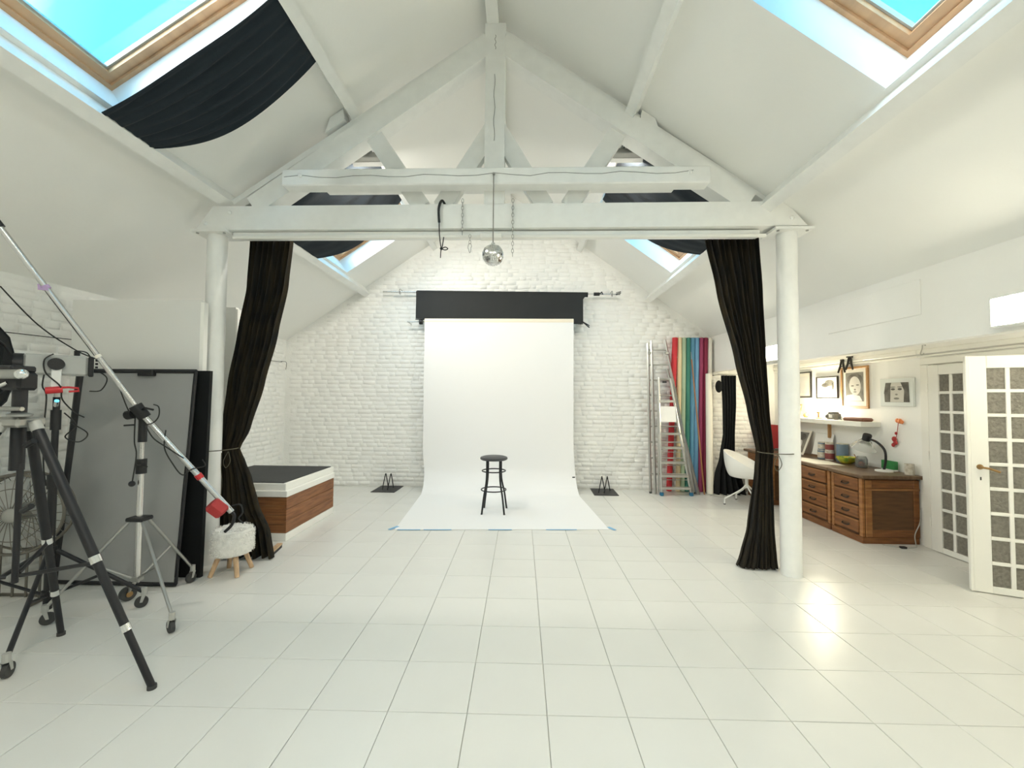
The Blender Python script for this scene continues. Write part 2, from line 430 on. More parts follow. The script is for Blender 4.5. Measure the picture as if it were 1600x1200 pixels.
# corridor behind the doors
m = MB(); m.box((5.7, 2.2, -.1), (5.8, 5.6, 2.5)); m.box((XR+.25, 5.6, -.1), (5.8, 5.7, 2.5)); m.box((XR+.25, 2.1, -.1), (5.8, 2.2, 2.5)); m.box((XR+.25, 2.1, 2.4), (5.8, 5.7, 2.5))
struct(m.build('wall_corridor', 'plaster_wall'), 'pale corridor walls behind the glazed doors', 'wall')

# ------------------------------------------------------------------ roof slopes with skylight openings
SKYL = [(-2.88, -1.76, 5.42, 6.57), (-2.88, -1.76, 1.70, 2.86), (-2.88, -1.76, -2.0, -.85)]
SKYR = [(1.16, 2.20, 5.12, 6.28), (1.16, 2.20, 1.40, 2.555), (1.16, 2.20, -2.3, -1.15)]  # last skylight of each slope is added behind the camera for daylight
def slope(name, xa, xb, zf, N, holes, label):
    xs = sorted({xa, xb}|{h[0] for h in holes}|{h[1] for h in holes}); ys = sorted({YN-.3, YB+.3}|{h[2] for h in holes}|{h[3] for h in holes})
    b = MB()
    def P(x, y, t): return Vector((x, y, zf(x)))+N*t
    def hole(x, y): return any(h[0] < x < h[1] and h[2] < y < h[3] for h in holes)
    for x0, x1 in zip(xs, xs[1:]):
        for y0, y1 in zip(ys, ys[1:]):
            if hole((x0+x1)/2, (y0+y1)/2): continue
            b._add([P(x0, y0, 0), P(x1, y0, 0), P(x1, y1, 0), P(x0, y1, 0), P(x0, y0, THK), P(x1, y0, THK), P(x1, y1, THK), P(x0, y1, THK)], [(3, 2, 1, 0), (4, 5, 6, 7)])
    o = struct(b.build(name, 'plaster'), label, 'ceiling')
    for h in holes:                      # reveal lining boards, one per side
        for side in range(4):
            x0, x1, y0, y1 = h; t = .012
            if side == 0: q = [(x0, y0), (x0, y1)]; d = Vector((t, 0, 0))
            elif side == 1: q = [(x1, y0), (x1, y1)]; d = Vector((-t, 0, 0))
            elif side == 2: q = [(x0, y0), (x1, y0)]; d = Vector((0, t, 0))
            else: q = [(x0, y1), (x1, y1)]; d = Vector((0, -t, 0))
            poly = [P(*q[0], 0), P(*q[1], 0), P(*q[1], THK), P(*q[0], THK)]
            MB().prism(poly, d).build('reveal_board', 'reveal_paint', o)
    return o
slope('ceiling_left', XL-.3, RX, zL, NL, SKYL, 'white plaster roof slope with open skylights above the stands')
slope('ceiling_right', RX, XH+.15, zR, NR, SKYR, 'white plaster roof slope with skylights above the desk side')
wi = 0
for holes, zf, N, wood in ((SKYL, zL, NL, 'skylight_wood'), (SKYR, zR, NR, 'skylight_wood')):
    for hi_, h in enumerate(holes):
        wi += 1
        x0, x1, y0, y1 = h
        def P(x, y, t): return Vector((x, y, zf(x)))+N*t
        wo = bpy.data.objects.new('window_%d' % wi, None); COL.objects.link(wo); wo.location = P((x0+x1)/2, (y0+y1)/2, THK); ORIG[wo] = Vector(wo.location)
        struct(wo, 'pine framed skylight in the %s roof slope, %s' % ('left' if zf is zL else 'right', ('beyond the truss', 'nearest the camera', 'added behind the camera')[hi_]), 'skylight')
        def ring(ix, iy, wd, t0, t1, nm, mt):   # four bars
            fx0, fx1, fy0, fy1 = x0+ix, x1-ix, y0+iy, y1-iy
            for (a, b_) in (((fx0, fy0), (fx0+wd, fy1)), ((fx1-wd, fy0), (fx1, fy1)), ((fx0+wd, fy0), (fx1-wd, fy0+wd*1.15)), ((fx0+wd, fy1-wd*1.15), (fx1-wd, fy1))):
                poly = [P(a[0], a[1], t0), P(b_[0], a[1], t0), P(b_[0], b_[1], t0), P(a[0], b_[1], t0)]
                MB().prism(poly, N*(t1-t0)).build(nm, mt, wo)
        ring(0, 0, .035, THK-.03, THK+.06, 'outer_frame', wood)
        ring(.034, .04, .05, THK-.012, THK+.05, 'sash', wood)
        ring(.084, .098, .012, THK+.018, THK+.05, 'glazing_bead', 'light_grey')
        gx0, gx1, gy0, gy1 = x0+.085, x1-.085, y0+.1, y1-.1
        MB().prism([P(gx0, gy0, THK+.02), P(gx1, gy0, THK+.02), P(gx1, gy1, THK+.02), P(gx0, gy1, THK+.02)], N*.006).build('pane', 'glass', wo)
        ld = bpy.data.lights.new('sky_portal', 'AREA'); ld.shape = 'RECTANGLE'; ld.size = (y1-y0); ld.size_y = (x1-x0)*math.sqrt(1+(SL if zf is zL else SR)**2)
        ld.cycles.is_portal = True
        lo = bpy.data.objects.new('sky_portal', ld); COL.objects.link(lo)
        zax = N; xax = Vector((0, 1, 0)); yax = zax.cross(xax)
        c = P((x0+x1)/2, (y0+y1)/2, THK+.09)
        lo.matrix_world = Matrix(((xax.x, yax.x, zax.x, c.x), (xax.y, yax.y, zax.y, c.y), (xax.z, yax.z, zax.z, c.z), (0, 0, 0, 1)))

# purlins and ridge (run the length of the room)
def purlin(name, x, zf, N, wd, dp, label, inset=0):
    sl = Vector((1, 0, zf(x+1)-zf(x))).normalized()
    a = Vector((x, YN, zf(x)))
    poly = [a-sl*wd/2, a+sl*wd/2, a+sl*wd/2-N*dp, a-sl*wd/2-N*dp]
    return tag(MB().prism(poly, (0, YB-YN, 0)).build(name, 'timber_paint'), label, 'beam', 'roof purlins')
purlin('purlin', -2.945, zL, NL, .10, .14, 'lower left white roof purlin passing above the left column')
purlin('purlin', -1.705, zL, NL, .09, .13, 'upper left white purlin holding the top edge of the dark cloths')
purlin('purlin', 1.03, zR, NR, .09, .13, 'upper right white purlin between ridge and right skylights')
purlin('purlin', 2.265, zR, NR, .10, .14, 'lower right white roof purlin passing above the right column')
tag(MB().box((RX-.055, YN, RZ-.19), (RX+.055, YB, RZ-.02)).build('ridge_beam', 'timber_paint'), 'white ridge beam at the very top of the roof', 'beam')

# ------------------------------------------------------------------ columns and truss
CLX, CRX, CY = -2.985, 2.43, 3.90
for cx, lb in ((CLX, 'round white column on the left beside the tied curtain'), (CRX, 'round white column on the right beside the tied curtain')):
    t = thing('column', lb, 'column', (cx, CY, 0), 'columns under the truss')
    MB().lathe([(.088, 0), (.086, .01), (.0855, 1.5), (.085, 3.125)], 32, (cx, CY, 0)).build('shaft', 'timber_paint', t, True)
    pl = MB().prism([(cx-.17, CY-.13, 3.125), (cx+.17, CY-.13, 3.125), (cx+.17, CY+.13, 3.125), (cx-.17, CY+.13, 3.125)], (0, 0, .022)).build('cap_plate', 'timber_paint', t)
    for sx in (-.13, .13):
        MB().lathe([(.012, 0), (.012, -.008), (1e-6, -.010)], 10, (cx+sx, CY-.09, 3.125)).build('bolt', 'dull_steel', pl)
tt = thing('roof_truss', 'white timber roof truss with tie beam, king post and braces', 'truss', (RX, CY, 3.147))
TY0, TY1 = 3.80, 4.00
tb = MB().prism([(-3.135, TY0, 3.147), (-2.965, TY0, 3.375), (2.365, TY0, 3.39), (2.56, TY0, 3.165)], (0, TY1-TY0, 0)).build('tie_beam', 'timber_paint', tt)
def beam2(a, b, wd, y0, y1, nm, par, m_='timber_paint'):   # straight timber in the XZ plane from a to b, width wd
    a = Vector((a[0], y0, a[1])); b = Vector((b[0], y0, b[1])); d = (b-a).normalized(); n = Vector((-d.z, 0, d.x))*wd/2
    return MB().prism([a-n, b-n, b+n, a+n], (0, y1-y0, 0)).build(nm, m_, par)
kx = -.295
kp = MB().prism([(kx-.093, 3.80, 3.38), (kx+.093, 3.80, 3.38), (kx+.093, 3.80, 4.99), (kx+.10, 3.80, 5.02), (kx+.10, 3.80, 5.115), (kx-.10, 3.80, 5.115), (kx-.10, 3.80, 5.02), (kx-.093, 3.80, 4.99)], (0, .19, 0)).build('king_post', 'timber_paint', tt)
# rafters: centre line through measured points
beam2((-2.60, 3.385), (-.30, 4.977), .185, 3.815, 3.985, 'rafter', tt)
beam2((2.06, 3.395), (-.29, 4.991), .20, 3.815, 3.985, 'rafter', tt)
beam2((-2.82, 3.44), (-.40, 5.055), .05, 3.86, 3.95, 'packing_strip', tt)
beam2((2.25, 3.43), (-.19, 5.07), .05, 3.86, 3.95, 'packing_strip', tt)
beam2((-1.51, 4.155), (-.985, 3.385), .165, 3.85, 3.95, 'brace', tt)
beam2((-.30, 4.175), (-.80, 3.385), .165, 3.855, 3.945, 'brace', tt)
beam2((-.29, 4.17), (.185, 3.385), .165, 3.855, 3.945, 'brace', tt)
beam2((.905, 4.16), (.405, 3.385), .165, 3.85, 3.95, 'brace', tt)
for sx, x, zf in ((-1, -1.72, zL), (1, 1.05, zR)):          # purlin cleats on the rafters
    z = zf(x)
    MB().prism([(x+sx*.015, 3.83, z-.13), (x+sx*.20, 3.83, z-.285+.02), (x+sx*.155, 3.83, z-.115), (x+sx*.03, 3.83, z-.03)], (0, .14, 0)).build('cleat', 'timber_paint', tt)
for k, (y0, y1, z0, z1) in enumerate(((3.655, 3.795, 3.495, 3.648), (4.01, 4.11, 3.625, 3.765))):
    cb = MB().bbox((-2.225 if k == 0 else -2.0, y0, z0), (1.635 if k == 0 else 1.45, y1, z1), .010).build('collar_beam', 'timber_paint', tt)
    if k == 0:
        pts = [(-2.2+i*.16, y0-.0005, 3.573+.012*math.sin(i*1.7)+R.uniform(-.005, .005)+.0007*i) for i in range(24)]
        MB().tube(pts, .0022, 5).build('crack', 'crack', cb)
        for bx in (-2.05, 1.45): MB().lathe([(.018, 0), (.018, .012), (.009, .02), (1e-6, .021)], 10, (0, 0, 0), Matrix.Translation((bx, y0, 3.585)) @ Matrix.Rotation(PI/2, 4, 'X')).build('bolt', 'timber_paint', cb)
for bx, bz in ((-2.80, 3.315), (-3.03, 3.21), (2.25, 3.34), (2.42, 3.235)):
    MB().lathe([(.020, 0), (.020, .010), (.010, .022), (1e-6, .023)], 10, (0, 0, 0), Matrix.Translation((bx, TY0, bz)) @ Matrix.Rotation(PI/2, 4, 'X')).build('bolt', 'timber_paint', tb)
for x0, z0, z1, yy in ((-.30, 4.62, 3.98, 3.799), (-.295, 5.0, 4.86, 3.799)):
    MB().tube([(x0+.006*math.sin(i*1.3), yy, lerp(z0, z1, i/12)) for i in range(13)], .002, 5).build('crack', 'crack', kp)
# curtain rail under the tie beam
t = thing('curtain_rail', 'white metal curtain rail fixed beneath the tie beam', 'rail', (RX, 3.93, 3.09))
MB().bbox((-2.80, 3.845, 3.098), (2.16, 3.955, 3.146), .006).build('batten', 'timber_paint', t)
MB().bbox((-2.78, 3.81, 3.068), (2.20, 3.842, 3.097), .006).build('track', 'trim_paint', t)
MB().bbox((-.42, 3.78, 3.055), (-.22, 3.86, 3.10), .006).build('joint_block', 'trim_paint', t)

# ------------------------------------------------------------------ dark cloths slung below the skylights
def sling(L0, L1, U0, U1, zf, N, sag, label, folds=7, amp=.012, sag0=.55, skew=0):
    # L*: X,Y of the two corners on the lower purlin, U*: on the upper purlin
    def fn(u, v):
        lo = Vector((L0[0], lerp(L0[1], L1[1], v), 0)); hi = Vector((U0[0], lerp(U0[1], U1[1], v), 0))
        p = lo.lerp(hi, u)
        z = lerp(zf(L0[0]), zf(U0[0]), u)
        p.z = z; p = p-N*.115
        s = 4*u*(1-u)
        p.z -= s*sag*(sag0+(1-sag0)*v)
        p.y += s*skew*(v-.3)
        p -= N*(amp*math.sin(v*folds*2*PI+u*1.3)*(.35+.65*s)+.006*math.sin(v*23+u*9))
        return p
    o = MB().grid(fn, 26, 60, .004).build('dark_cloth', 'navy_cloth', None, True)
    return tag(o, label, 'cloth', 'dark cloths slung under the skylights')
sling((-2.93, 2.63), (-2.93, 3.02), (-1.74, 2.62), (-1.74, 3.17), zL, NL, .17, 'dark navy cloth slung below the nearest left skylight', skew=.04, sag0=.34)
sling((-2.93, 4.16), (-2.93, 5.52), (-1.74, 4.14), (-1.74, 5.48), zL, NL, .13, 'dark cloth slung behind the truss on the left slope', skew=.18, amp=.005)
sling((2.25, 4.16), (2.25, 5.12), (1.08, 4.14), (1.08, 5.40), zR, NR, .13, 'dark cloth slung behind the truss on the right slope', skew=.16, amp=.005)

# grey boxes behind the truss lit as added flood lamps, aimed at the backdrop
FLOOD = 17.5
for x, z, lb in ((-1.64, 4.085, 'grey box behind the left rafter lit as an added flood lamp'), (1.03, 4.10, 'grey box behind the right rafter lit as an added flood lamp')):
    t = thing('added_flood_lamp', lb, 'lamp', (x, 4.25, z), 'added flood lamps behind the truss')
    M_ = Matrix.Translation((x, 4.26, z)) @ Matrix.Rotation(math.radians(-46), 4, 'X')
    MB(M_).bbox((-.15, -.05, -.09), (.15, .03, .09), .008).build('housing', 'grey_plastic', t)
    for a, b in (((-.165, .0, -.10), (.165, .045, -.085)), ((-.165, .0, .085), (.165, .045, .10)), ((-.165, .0, -.085), (-.15, .045, .085)), ((.15, .0, -.085), (.165, .045, .085))): MB(M_).bbox(a, b, .003).build('rim', 'white_plastic', t)
    MB(M_).box((-.148, .03, -.083), (.148, .034, .083)).build('diffuser', 'added_flood_glow', t)
    MB().tube([(x, 4.24, z+.05), (x, 4.24, z+.13)], .010, 6).build('arm', 'grey_plastic', t)
    ld = bpy.data.lights.new('added_flood_light', 'AREA'); ld.shape = 'RECTANGLE'; ld.size = .29; ld.size_y = .16; ld.energy = FLOOD*(2.0 if x < 0 else 1.3); ld.color = (1, .94, .84)
    lo = bpy.data.objects.new('added_flood_light', ld); COL.objects.link(lo); lo.matrix_world = M_ @ Matrix.Translation((0, .042, 0)) @ Matrix.Rotation(PI/2, 4, 'X')

# ------------------------------------------------------------------ side curtains
def curtain(tab, nf, amp, label, y0, sign, stripes, z_tie, xt):
    x0 = tab[0][1]
    t = thing('curtain', label, 'curtain', (xt, y0, 0), 'black side curtains')
    z1 = tab[0][0]
    def fn(u, v):
        z = lerp(z1, .012, u)
        a, b, dpt = interp(tab, z)
        ph = v*nf*2*PI
        sq = (b-a)/.5
        x = lerp(a, b, v)+.006*math.sin(ph*2+u*4)
        y = y0+dpt*math.sin(ph+.7*math.sin(u*3))+.012*math.sin(ph*.37+u*5)
        if u > .9: y -= (u-.9)*.35*math.sin(v*PI)*.6; 
        return (x, y, z+(.012*math.sin(ph*.5) if u > .99 else 0)*0)
    MB().grid(fn, 60, 120, .004).build('drape', 'curtain_cloth', t, True)
    hd_ = MB()
    for k in range(nf*2): hd_.tube([(lerp(tab[0][1], tab[0][2], (k+.5)/(nf*2)), y0, z1-.01), (lerp(tab[0][1], tab[0][2], (k+.5)/(nf*2)), y0, z1+.022)], .006, 6)
    hd_.build('heading_tape', 'passepartout', t)
    return t
CTR = [(3.145, 1.745, 2.262, .030), (2.632, 1.86, 2.29, .032), (1.967, 2.032, 2.305, .034), (1.488, 2.145, 2.325, .030), (1.10, 2.215, 2.36, .016), (.90, 2.20, 2.345, .026), (.367, 2.13, 2.345, .045), (.10, 2.06, 2.36, .055), (0, 2.02, 2.37, .06)]
cr_ = curtain(CTR, 9, .03, 'black striped curtain tied to the right column', 4.045, 1, True, 1.1, 2.2)
CTL = [(3.145, -2.765, -2.318, .030), (2.69, -2.80, -2.37, .032), (2.20, -2.875, -2.475, .034), (1.70, -2.945, -2.60, .034), (1.25, -2.985, -2.725, .028), (1.06, -3.01, -2.815, .014), (.92, -3.01, -2.75, .024), (.78, -3.01, -2.685, .03), (.52, -3.015, -2.605, .04), (.25, -3.02, -2.47, .05), (.0, -3.03, -2.42, .055)]
cl_ = curtain(CTL, 8, .03, 'plain black curtain tied back near the left column', 4.045, -1, False, 1.06, -2.7)
def tie(cx, xa, xb, z, par, lx=0):
    pts = []
    for k in range(40):
        a = 2*PI*k/40; c, s_ = math.cos(a), math.sin(a)
        x = lerp(min(cx-.09, xa-.006), max(cx+.09, xb+.006), (c+1)/2); pts.append((x, 3.985+.155*s_*(1 if s_ > 0 else 1.14), z+.006*c))
    MB().tube(pts, .0045, 6, closed=True).build('tie_rope', 'rope', par)
    MB().tube(spline([(xb-.05+lx, 3.88, z-.01), (xb-.085+lx, 3.87, z-.10), (xb-.06+lx, 3.87, z-.16), (xb-.02+lx, 3.87, z-.10), (xb-.045+lx, 3.88, z-.01)]), .003, 6).build('rope_loop', 'rope', par)
MB().sphere((2.545, 4.06, .022), .05, 14, 8, (1.2, .7, .42)).build('trailing_hem', 'curtain_cloth', cr_, True)
tie(CRX, 2.215, 2.36, 1.095, cr_); tie(CLX, -3.01, -2.815, 1.06, cl_, .06)
MB().tube(spline([(-2.86, 3.87, 1.04), (-2.86, 3.87, .9), (-2.85, 3.872, .76), (-2.855, 3.87, .62)]), .003, 6).build('rope_tail', 'rope', cl_)

# ------------------------------------------------------------------ things hanging from the truss
t = thing('mirror_ball', 'small mirror ball hanging on a wire from the collar beam', 'mirror ball', (-.287, 3.635, 2.84))
bc = V(-.287, 3.635, 2.842); br = .094
mb = MB(); nl = 16
ball = MB().sphere(bc, br-.004, 24, 14).build('core', 'dull_steel', t, True)
for i in range(nl):
    th0 = PI*(i+.04)/nl; th1 = PI*(i+.96)/nl; nph = max(5, int(2*PI*math.sin((th0+th1)/2)/(PI/nl)))
    for k in range(nph):
        p0 = 2*PI*(k+.04)/nph; p1 = 2*PI*(k+.96)/nph
        def sp(th, ph, r): return bc+Vector((math.sin(th)*math.cos(ph), math.sin(th)*math.sin(ph), math.cos(th)))*r
        q = [sp(th0, p0, br), sp(th1, p0, br), sp(th1, p1, br), sp(th0, p1, br)]
        cc = sum(q, Vector())/4; jx = Vector((R.uniform(-1, 1), R.uniform(-1, 1), R.uniform(-1, 1)))*.0012
        mb._add([p+jx*(1 if a < 2 else -1) for a, p in enumerate(q)], [(0, 1, 2, 3)])
o = mb.build('mirror_facets', 'chrome', t); o['kind'] = 'stuff'
MB().lathe([(.018, 0), (.018, .018), (.006, .026)], 12, (bc.x, bc.y, bc.z+br-.004)).build('cap', 'chrome', t)
MB().cyl((bc.x, bc.y, bc.z+br+.02), (bc.x, bc.y, 3.575), .005, 6).build('wire', 'print_mid', t)
MB().lathe([(.012, 0), (.012, .02), (1e-6, .02)], 8, (0, 0, 0), Matrix.Translation((bc.x, 3.655, 3.58)) @ Matrix.Rotation(PI/2, 4, 'X')).build('hook', 'dull_steel', t)
def chain(par, x, y, z0, z1, ln=.042, wdt=.010, r=.0026, m_='dull_steel'):
    n = int((z0-z1)/(ln*.80))
    for k in range(n):
        zc = z0-(k+.5)*ln*.80
        pts = []
        for a in range(12):
            an = 2*PI*a/12; hx = wdt*math.cos(an); hz = ln*.5*math.sin(an)
            pts.append((x+(hx if k % 2 == 0 else 0), y+(0 if k % 2 == 0 else hx), zc+hz))
        MB().tube(pts, r, 5, closed=True).build('link', m_, par)
t = thing('chain', 'long steel chain draped over the tie beam right of mirror ball', 'chain', (-.12, 3.77, 2.9))
chain(t, -.118, 3.782, 3.42, 2.86)
t = thing('chain', 'short steel chain draped over the tie beam left of mirror ball', 'chain', (-.585, 3.77, 3.05))
chain(t, -.585, 3.782, 3.42, 3.06)
t = thing('snap_hook', 'steel snap hook hanging on a short chain below the curtain rail', 'hook', (-.515, 3.80, 2.9))
chain(t, -.515, 3.795, 3.09, 3.00, .035, .010)
MB().tube([(-.515+.018*math.cos(a)*(1.0 if math.sin(a) > 0 else .55), 3.795, 2.965+.045*math.sin(a)) for a in [2*PI*k/16 for k in range(16)]], .0035, 6, closed=True).build('carabiner', 'dull_steel', t)
t = thing('cord', 'black strap cord looped over the tie beam ending in a bow', 'cord', (-.79, 3.77, 2.9))
MB().tube(spline([(-.76, 3.86, 3.40), (-.78, 3.79, 3.41), (-.805, 3.775, 3.33), (-.80, 3.775, 3.20)]), [.012]*25, 6).build('strap', 'black_plastic', t)
MB().tube(spline([(-.80, 3.775, 3.21), (-.795, 3.775, 3.08), (-.775, 3.775, 2.955), (-.755, 3.775, 3.06)]), .005, 6).build('cord_loop', 'black_plastic', t)
MB().tube(spline([(-.775, 3.77, 2.95), (-.74, 3.77, 2.965), (-.715, 3.77, 2.95), (-.74, 3.77, 2.938), (-.775, 3.77, 2.95)]), .0045, 6).build('bow', 'black_plastic', t)
MB().tube(spline([(-.775, 3.77, 2.955), (-.78, 3.77, 2.92), (-.782, 3.77, 2.865)]), .0045, 6).build('tail', 'black_plastic', t)
MB().sphere((-.775, 3.77, 2.952), .014, 10, 6).build('knot', 'black_plastic', t)
for x, z, y in ((-1.62, 4.23, 4.6), (.93, 4.25, 4.6)):
    pass

# ------------------------------------------------------------------ backdrop
t = thing('paper_backdrop', 'white paper backdrop sweeping from wall roll onto the floor', 'backdrop', (-.35, 6.1, 0))
PZ = 2.90; PYW = 7.115; RC = .40
prof = []
prof += [(PYW, PZ)]
for i in range(1, 10): prof.append((PYW, lerp(PZ, RC, i/9)))
for i in range(1, 15):
    a = PI/2*i/14; prof.append((PYW-RC*(1-math.cos(a)), RC-RC*math.sin(a)+.003))
for i in range(1, 9): prof.append((lerp(PYW-RC, 5.03, i/8), .003))
L_ = [0]
for a, b in zip(prof, prof[1:]): L_.append(L_[-1]+math.hypot(a[0]-b[0], a[1]-b[1]))
def pf(u, v):
    i = u*(len(prof)-1); k = min(int(i), len(prof)-2); f = i-k
    y = lerp(prof[k][0], prof[k+1][0], f); z = lerp(prof[k][1], prof[k+1][1], f); s_ = lerp(L_[k], L_[k+1], f)/L_[-1]
    x = lerp(-1.735, .835, v)+.20*max(0, s_-.45)/.55
    if u > .55: y += (v-.5)*.14*min(1, max(0, (s_-.5)/.5))
    return (x, y, z)
MB().grid(pf, len(prof)-1, 10, .0012).build('paper_sheet', 'white_paper', t, True)
MB().lathe([(.034, -1.31), (.062, -1.31), (.062, 1.265), (.034, 1.265)], 28, (0, 0, 0), Matrix.Translation((-.43, PYW+.058, PZ)) @ Matrix.Rotation(PI/2, 4, 'Y')).build('paper_roll', 'roll_back', t, True)
ta = MB()
def tape(xa, ya, xb, yb, wd=.028):
    d = Vector((xb-xa, yb-ya, 0)).normalized(); n = Vector((-d.y, d.x, 0))*wd/2
    MB().prism([(xa-n.x, ya-n.y, .0042), (xb-n.x, yb-n.y, .0042), (xb+n.x, yb+n.y, .0042), (xa+n.x, ya+n.y, .0042)], (0, 0, .0006)).build('tape_strip', 'blue_tape', t)
def fe(x): return 4.955+(x+1.53)*.056
for xa, xb in ((-1.50, -1.23), (-1.19, -.86), (-.42, -.14), (.27, .64)): tape(xa, fe(xa), xb, fe(xb))
tape(-1.60, 4.955, -1.53, 5.09, .045); tape(1.10, 5.08, 1.04, 5.20, .045)
MB().bbox((.815, 7.08, .235), (.862, 7.13, .262), .003).build('clip', 'black_plastic', t)
t = thing('crossbar', 'silver crossbar across the wall carrying the black backdrop paper', 'pole', (-.4, 7.25, 3.40))
MB().cyl((-2.52, 7.25, 3.448), (1.66, 7.25, 3.40), .014, 10).build('bar', 'silver_tube', t, True)
for x, z in ((-2.22, 3.44), (1.52, 3.40)):
    hk = MB().tube(spline([(x, 7.405, z+.06), (x, 7.26, z+.06), (x, 7.22, z), (x, 7.26, z-.03), (x, 7.30, z)]), .008, 6).build('wall_hook', 'dull_steel', t)
cg = MB().cyl((1.20, 7.25, 3.405), (1.30, 7.25, 3.405), .03, 12).build('chuck', 'black_plastic', t)
MB().tube([(1.30, 7.25, 3.405), (1.33, 7.2, 3.43), (1.345, 7.19, 3.385)], .010, 6).build('chuck_lever', 'black_plastic', cg)
for k in range(3): MB().tube([(1.58, 7.22, 3.38+.02*k), (1.66, 7.2, 3.41+.015*k)], .006, 5).build('wing_clip', 'black_plastic', t)
t = thing('black_backdrop_paper', 'black backdrop paper hanging short in front of its roll on upper bar', 'backdrop', (-.4, 7.12, 2.9))
def bpf(u, v):
    x = lerp(-1.90, lerp(1.09, 1.0, min(1, u*6)), v)
    z = lerp(lerp(3.425, 3.382, v), lerp(2.935, 2.86, v)+.025*(2*v-1)**2-.01, u)
    return (x, 7.155-.02*math.sin(u*PI*.5)-.025*(1-u)**6, z)
MB().grid(bpf, 16, 16, .002).build('hanging_sheet', 'black_paper', t, True)
MB().cyl((-1.90, 7.215, 3.42), (1.09, 7.215, 3.385), .042, 20).build('roll', 'black_paper', t, True)
MB().cyl((-1.90, 7.13, 2.936), (1.0, 7.13, 2.862), .009, 8).build('weight_bar', 'black_paper', t, True)
t = thing('lower_bar', 'thin lower bar through the white paper roll with black clamps', 'pole', (-.4, 7.18, 2.9))
MB().cyl((-2.06, PYW+.058, PZ), (1.02, PYW+.058, PZ), .010, 8).build('bar', 'dull_steel', t, True)
MB().cyl((-1.84, PYW+.058, PZ), (-1.79, PYW+.058, PZ), .05, 12).build('clamp', 'black_plastic', t)
c_ = MB().cyl((.92, PYW+.058, PZ), (.97, PYW+.058, PZ), .04, 12).build('clamp', 'black_plastic', t)
for k in range(2): MB().tube([(.98, 7.12, 2.90), (1.04+.03*k, 7.09, 2.84-.0*k), (1.10+.0*k, 7.09, 2.79+.03*k)], .010, 6).build('clamp_lever', 'black_plastic', c_)
for x in (-2.05, 1.0): MB().tube([(x, PYW+.058, PZ), (x, 7.405, PZ)], .008, 6).build('wall_bracket', 'dull_steel', t)
# plates with hairpin rods
for cx, cy, lb in ((-2.33, 7.125, 'black steel plate with two hairpin rods left of the backdrop'), (1.36, 7.125, 'black steel plate with two hairpin rods right of the backdrop')):
    t = thing('floor_plate', lb, 'plate', (cx, cy, 0), 'floor plates beside the backdrop')
    sk = -.06 if cx < 0 else .08
    MB().prism([(cx-.21-sk*0, cy-.25, .0005), (cx+.19, cy-.25, .0005), (cx+.20, cy+.25, .0005), (cx-.20, cy+.25, .0005)], (0, 0, .008)).build('plate', 'black_metal', t)
    for k in (0, 1):
        xo = cx-.045+.09*k; q = 0 if cx < 0 else .05
        MB().tube(spline([(xo-.02-q, cy-.10, .008), (xo-q*.15, cy-.02, .235), (xo+.003, cy, .262), (xo+.006+q*.15, cy+.02, .235), (xo+.02+q, cy+.10, .008)], 6), .0085, 7).build('hairpin_rod', 'black_metal', t, True)

# ------------------------------------------------------------------ bar stool
sx, sy = -.42, 5.83
t = thing('bar_stool', 'black metal bar stool with round vinyl seat on the paper sweep', 'stool', (sx, sy, .004))
MB().lathe([(1e-6, .712), (.17, .712), (.186, .720), (.192, .735), (.186, .750), (.15, .762), (.08, .768), (1e-6, .769)], 40, (sx, sy, .004)).build('seat', 'stool_vinyl', t, True)
ang = math.radians(12)
feet = [(-.587+.02, 5.655), (-.262, 5.655), (-.565, 6.0), (-.245, 6.0)]
for fx, fy in feet:
    dx, dy = fx-sx, fy-sy; k = .135/math.hypot(dx, dy)
    MB().tube(spline([(sx+dx*k, sy+dy*k, .716), (sx+dx*(k+.03), sy+dy*(k+.03), .45), (sx+dx*.82, sy+dy*.82, .24), (fx, fy, .004)], 5), .0125, 8).build('leg', 'black_metal', t, True)
    MB().cyl((fx, fy, .004), (fx, fy, .016), .014, 8).build('foot_cap', 'rubber', t)
for z, rr in ((.565, .162), (.305, .172)):
    MB().tube([(sx+rr*math.cos(2*PI*k/36), sy+rr*math.sin(2*PI*k/36), z) for k in range(36)], .0085, 8, closed=True).build('ring', 'black_metal', t, True)

# ------------------------------------------------------------------ stage box (platform)
px0, px1, py0, py1 = -3.72, -2.585, 4.50, 5.63
t = thing('stage_box', 'low wooden platform clad in reddish planks with black matting top', 'platform', ((px0+px1)/2, (py0+py1)/2, 0))
MB().box((px0+.02, py0+.02, 0), (px1-.02, py1-.02, .50)).build('carcass', 'panel_edge', t)
MB().bbox((px0, py0, .001), (px1, py1, .085), .004).build('base_board', 'panel_edge', t)
zs = [.089, .185, .285, .383, .474]
for a, b in zip(zs, zs[1:]):
    MB().bbox((px0, py0+.002, a), (px1-.018, py0+.022, b-.003), .003).build('plank', 'wood_plank', t)
for a, b in zip([.089, .218, .348], [.218, .348, .478]):
    MB().bbox((px1-.022, py0+.002, a), (px1, py1-.005, b-.004), .003).build('plank', 'wood_plank', t)
MB().bbox((px0-.004, py0-.004, .478), (px1+.006, py1+.004, .545), .004).build('top_rim', 'panel_edge', t)
MB().bbox((px0+.0, py0+.015, .545), (px1-.02, py1+.03, .622), .004).build('top_slab', 'panel_edge', t)
MB().prism([(px0+.02, py0+.035, .622), (px1-.055, py0+.035, .622), (px1-.045, py1-.0, .622), (px0+.02, py1-.0, .622)], (0, 0, .008)).build('black_matting', 'dark_matting', t)
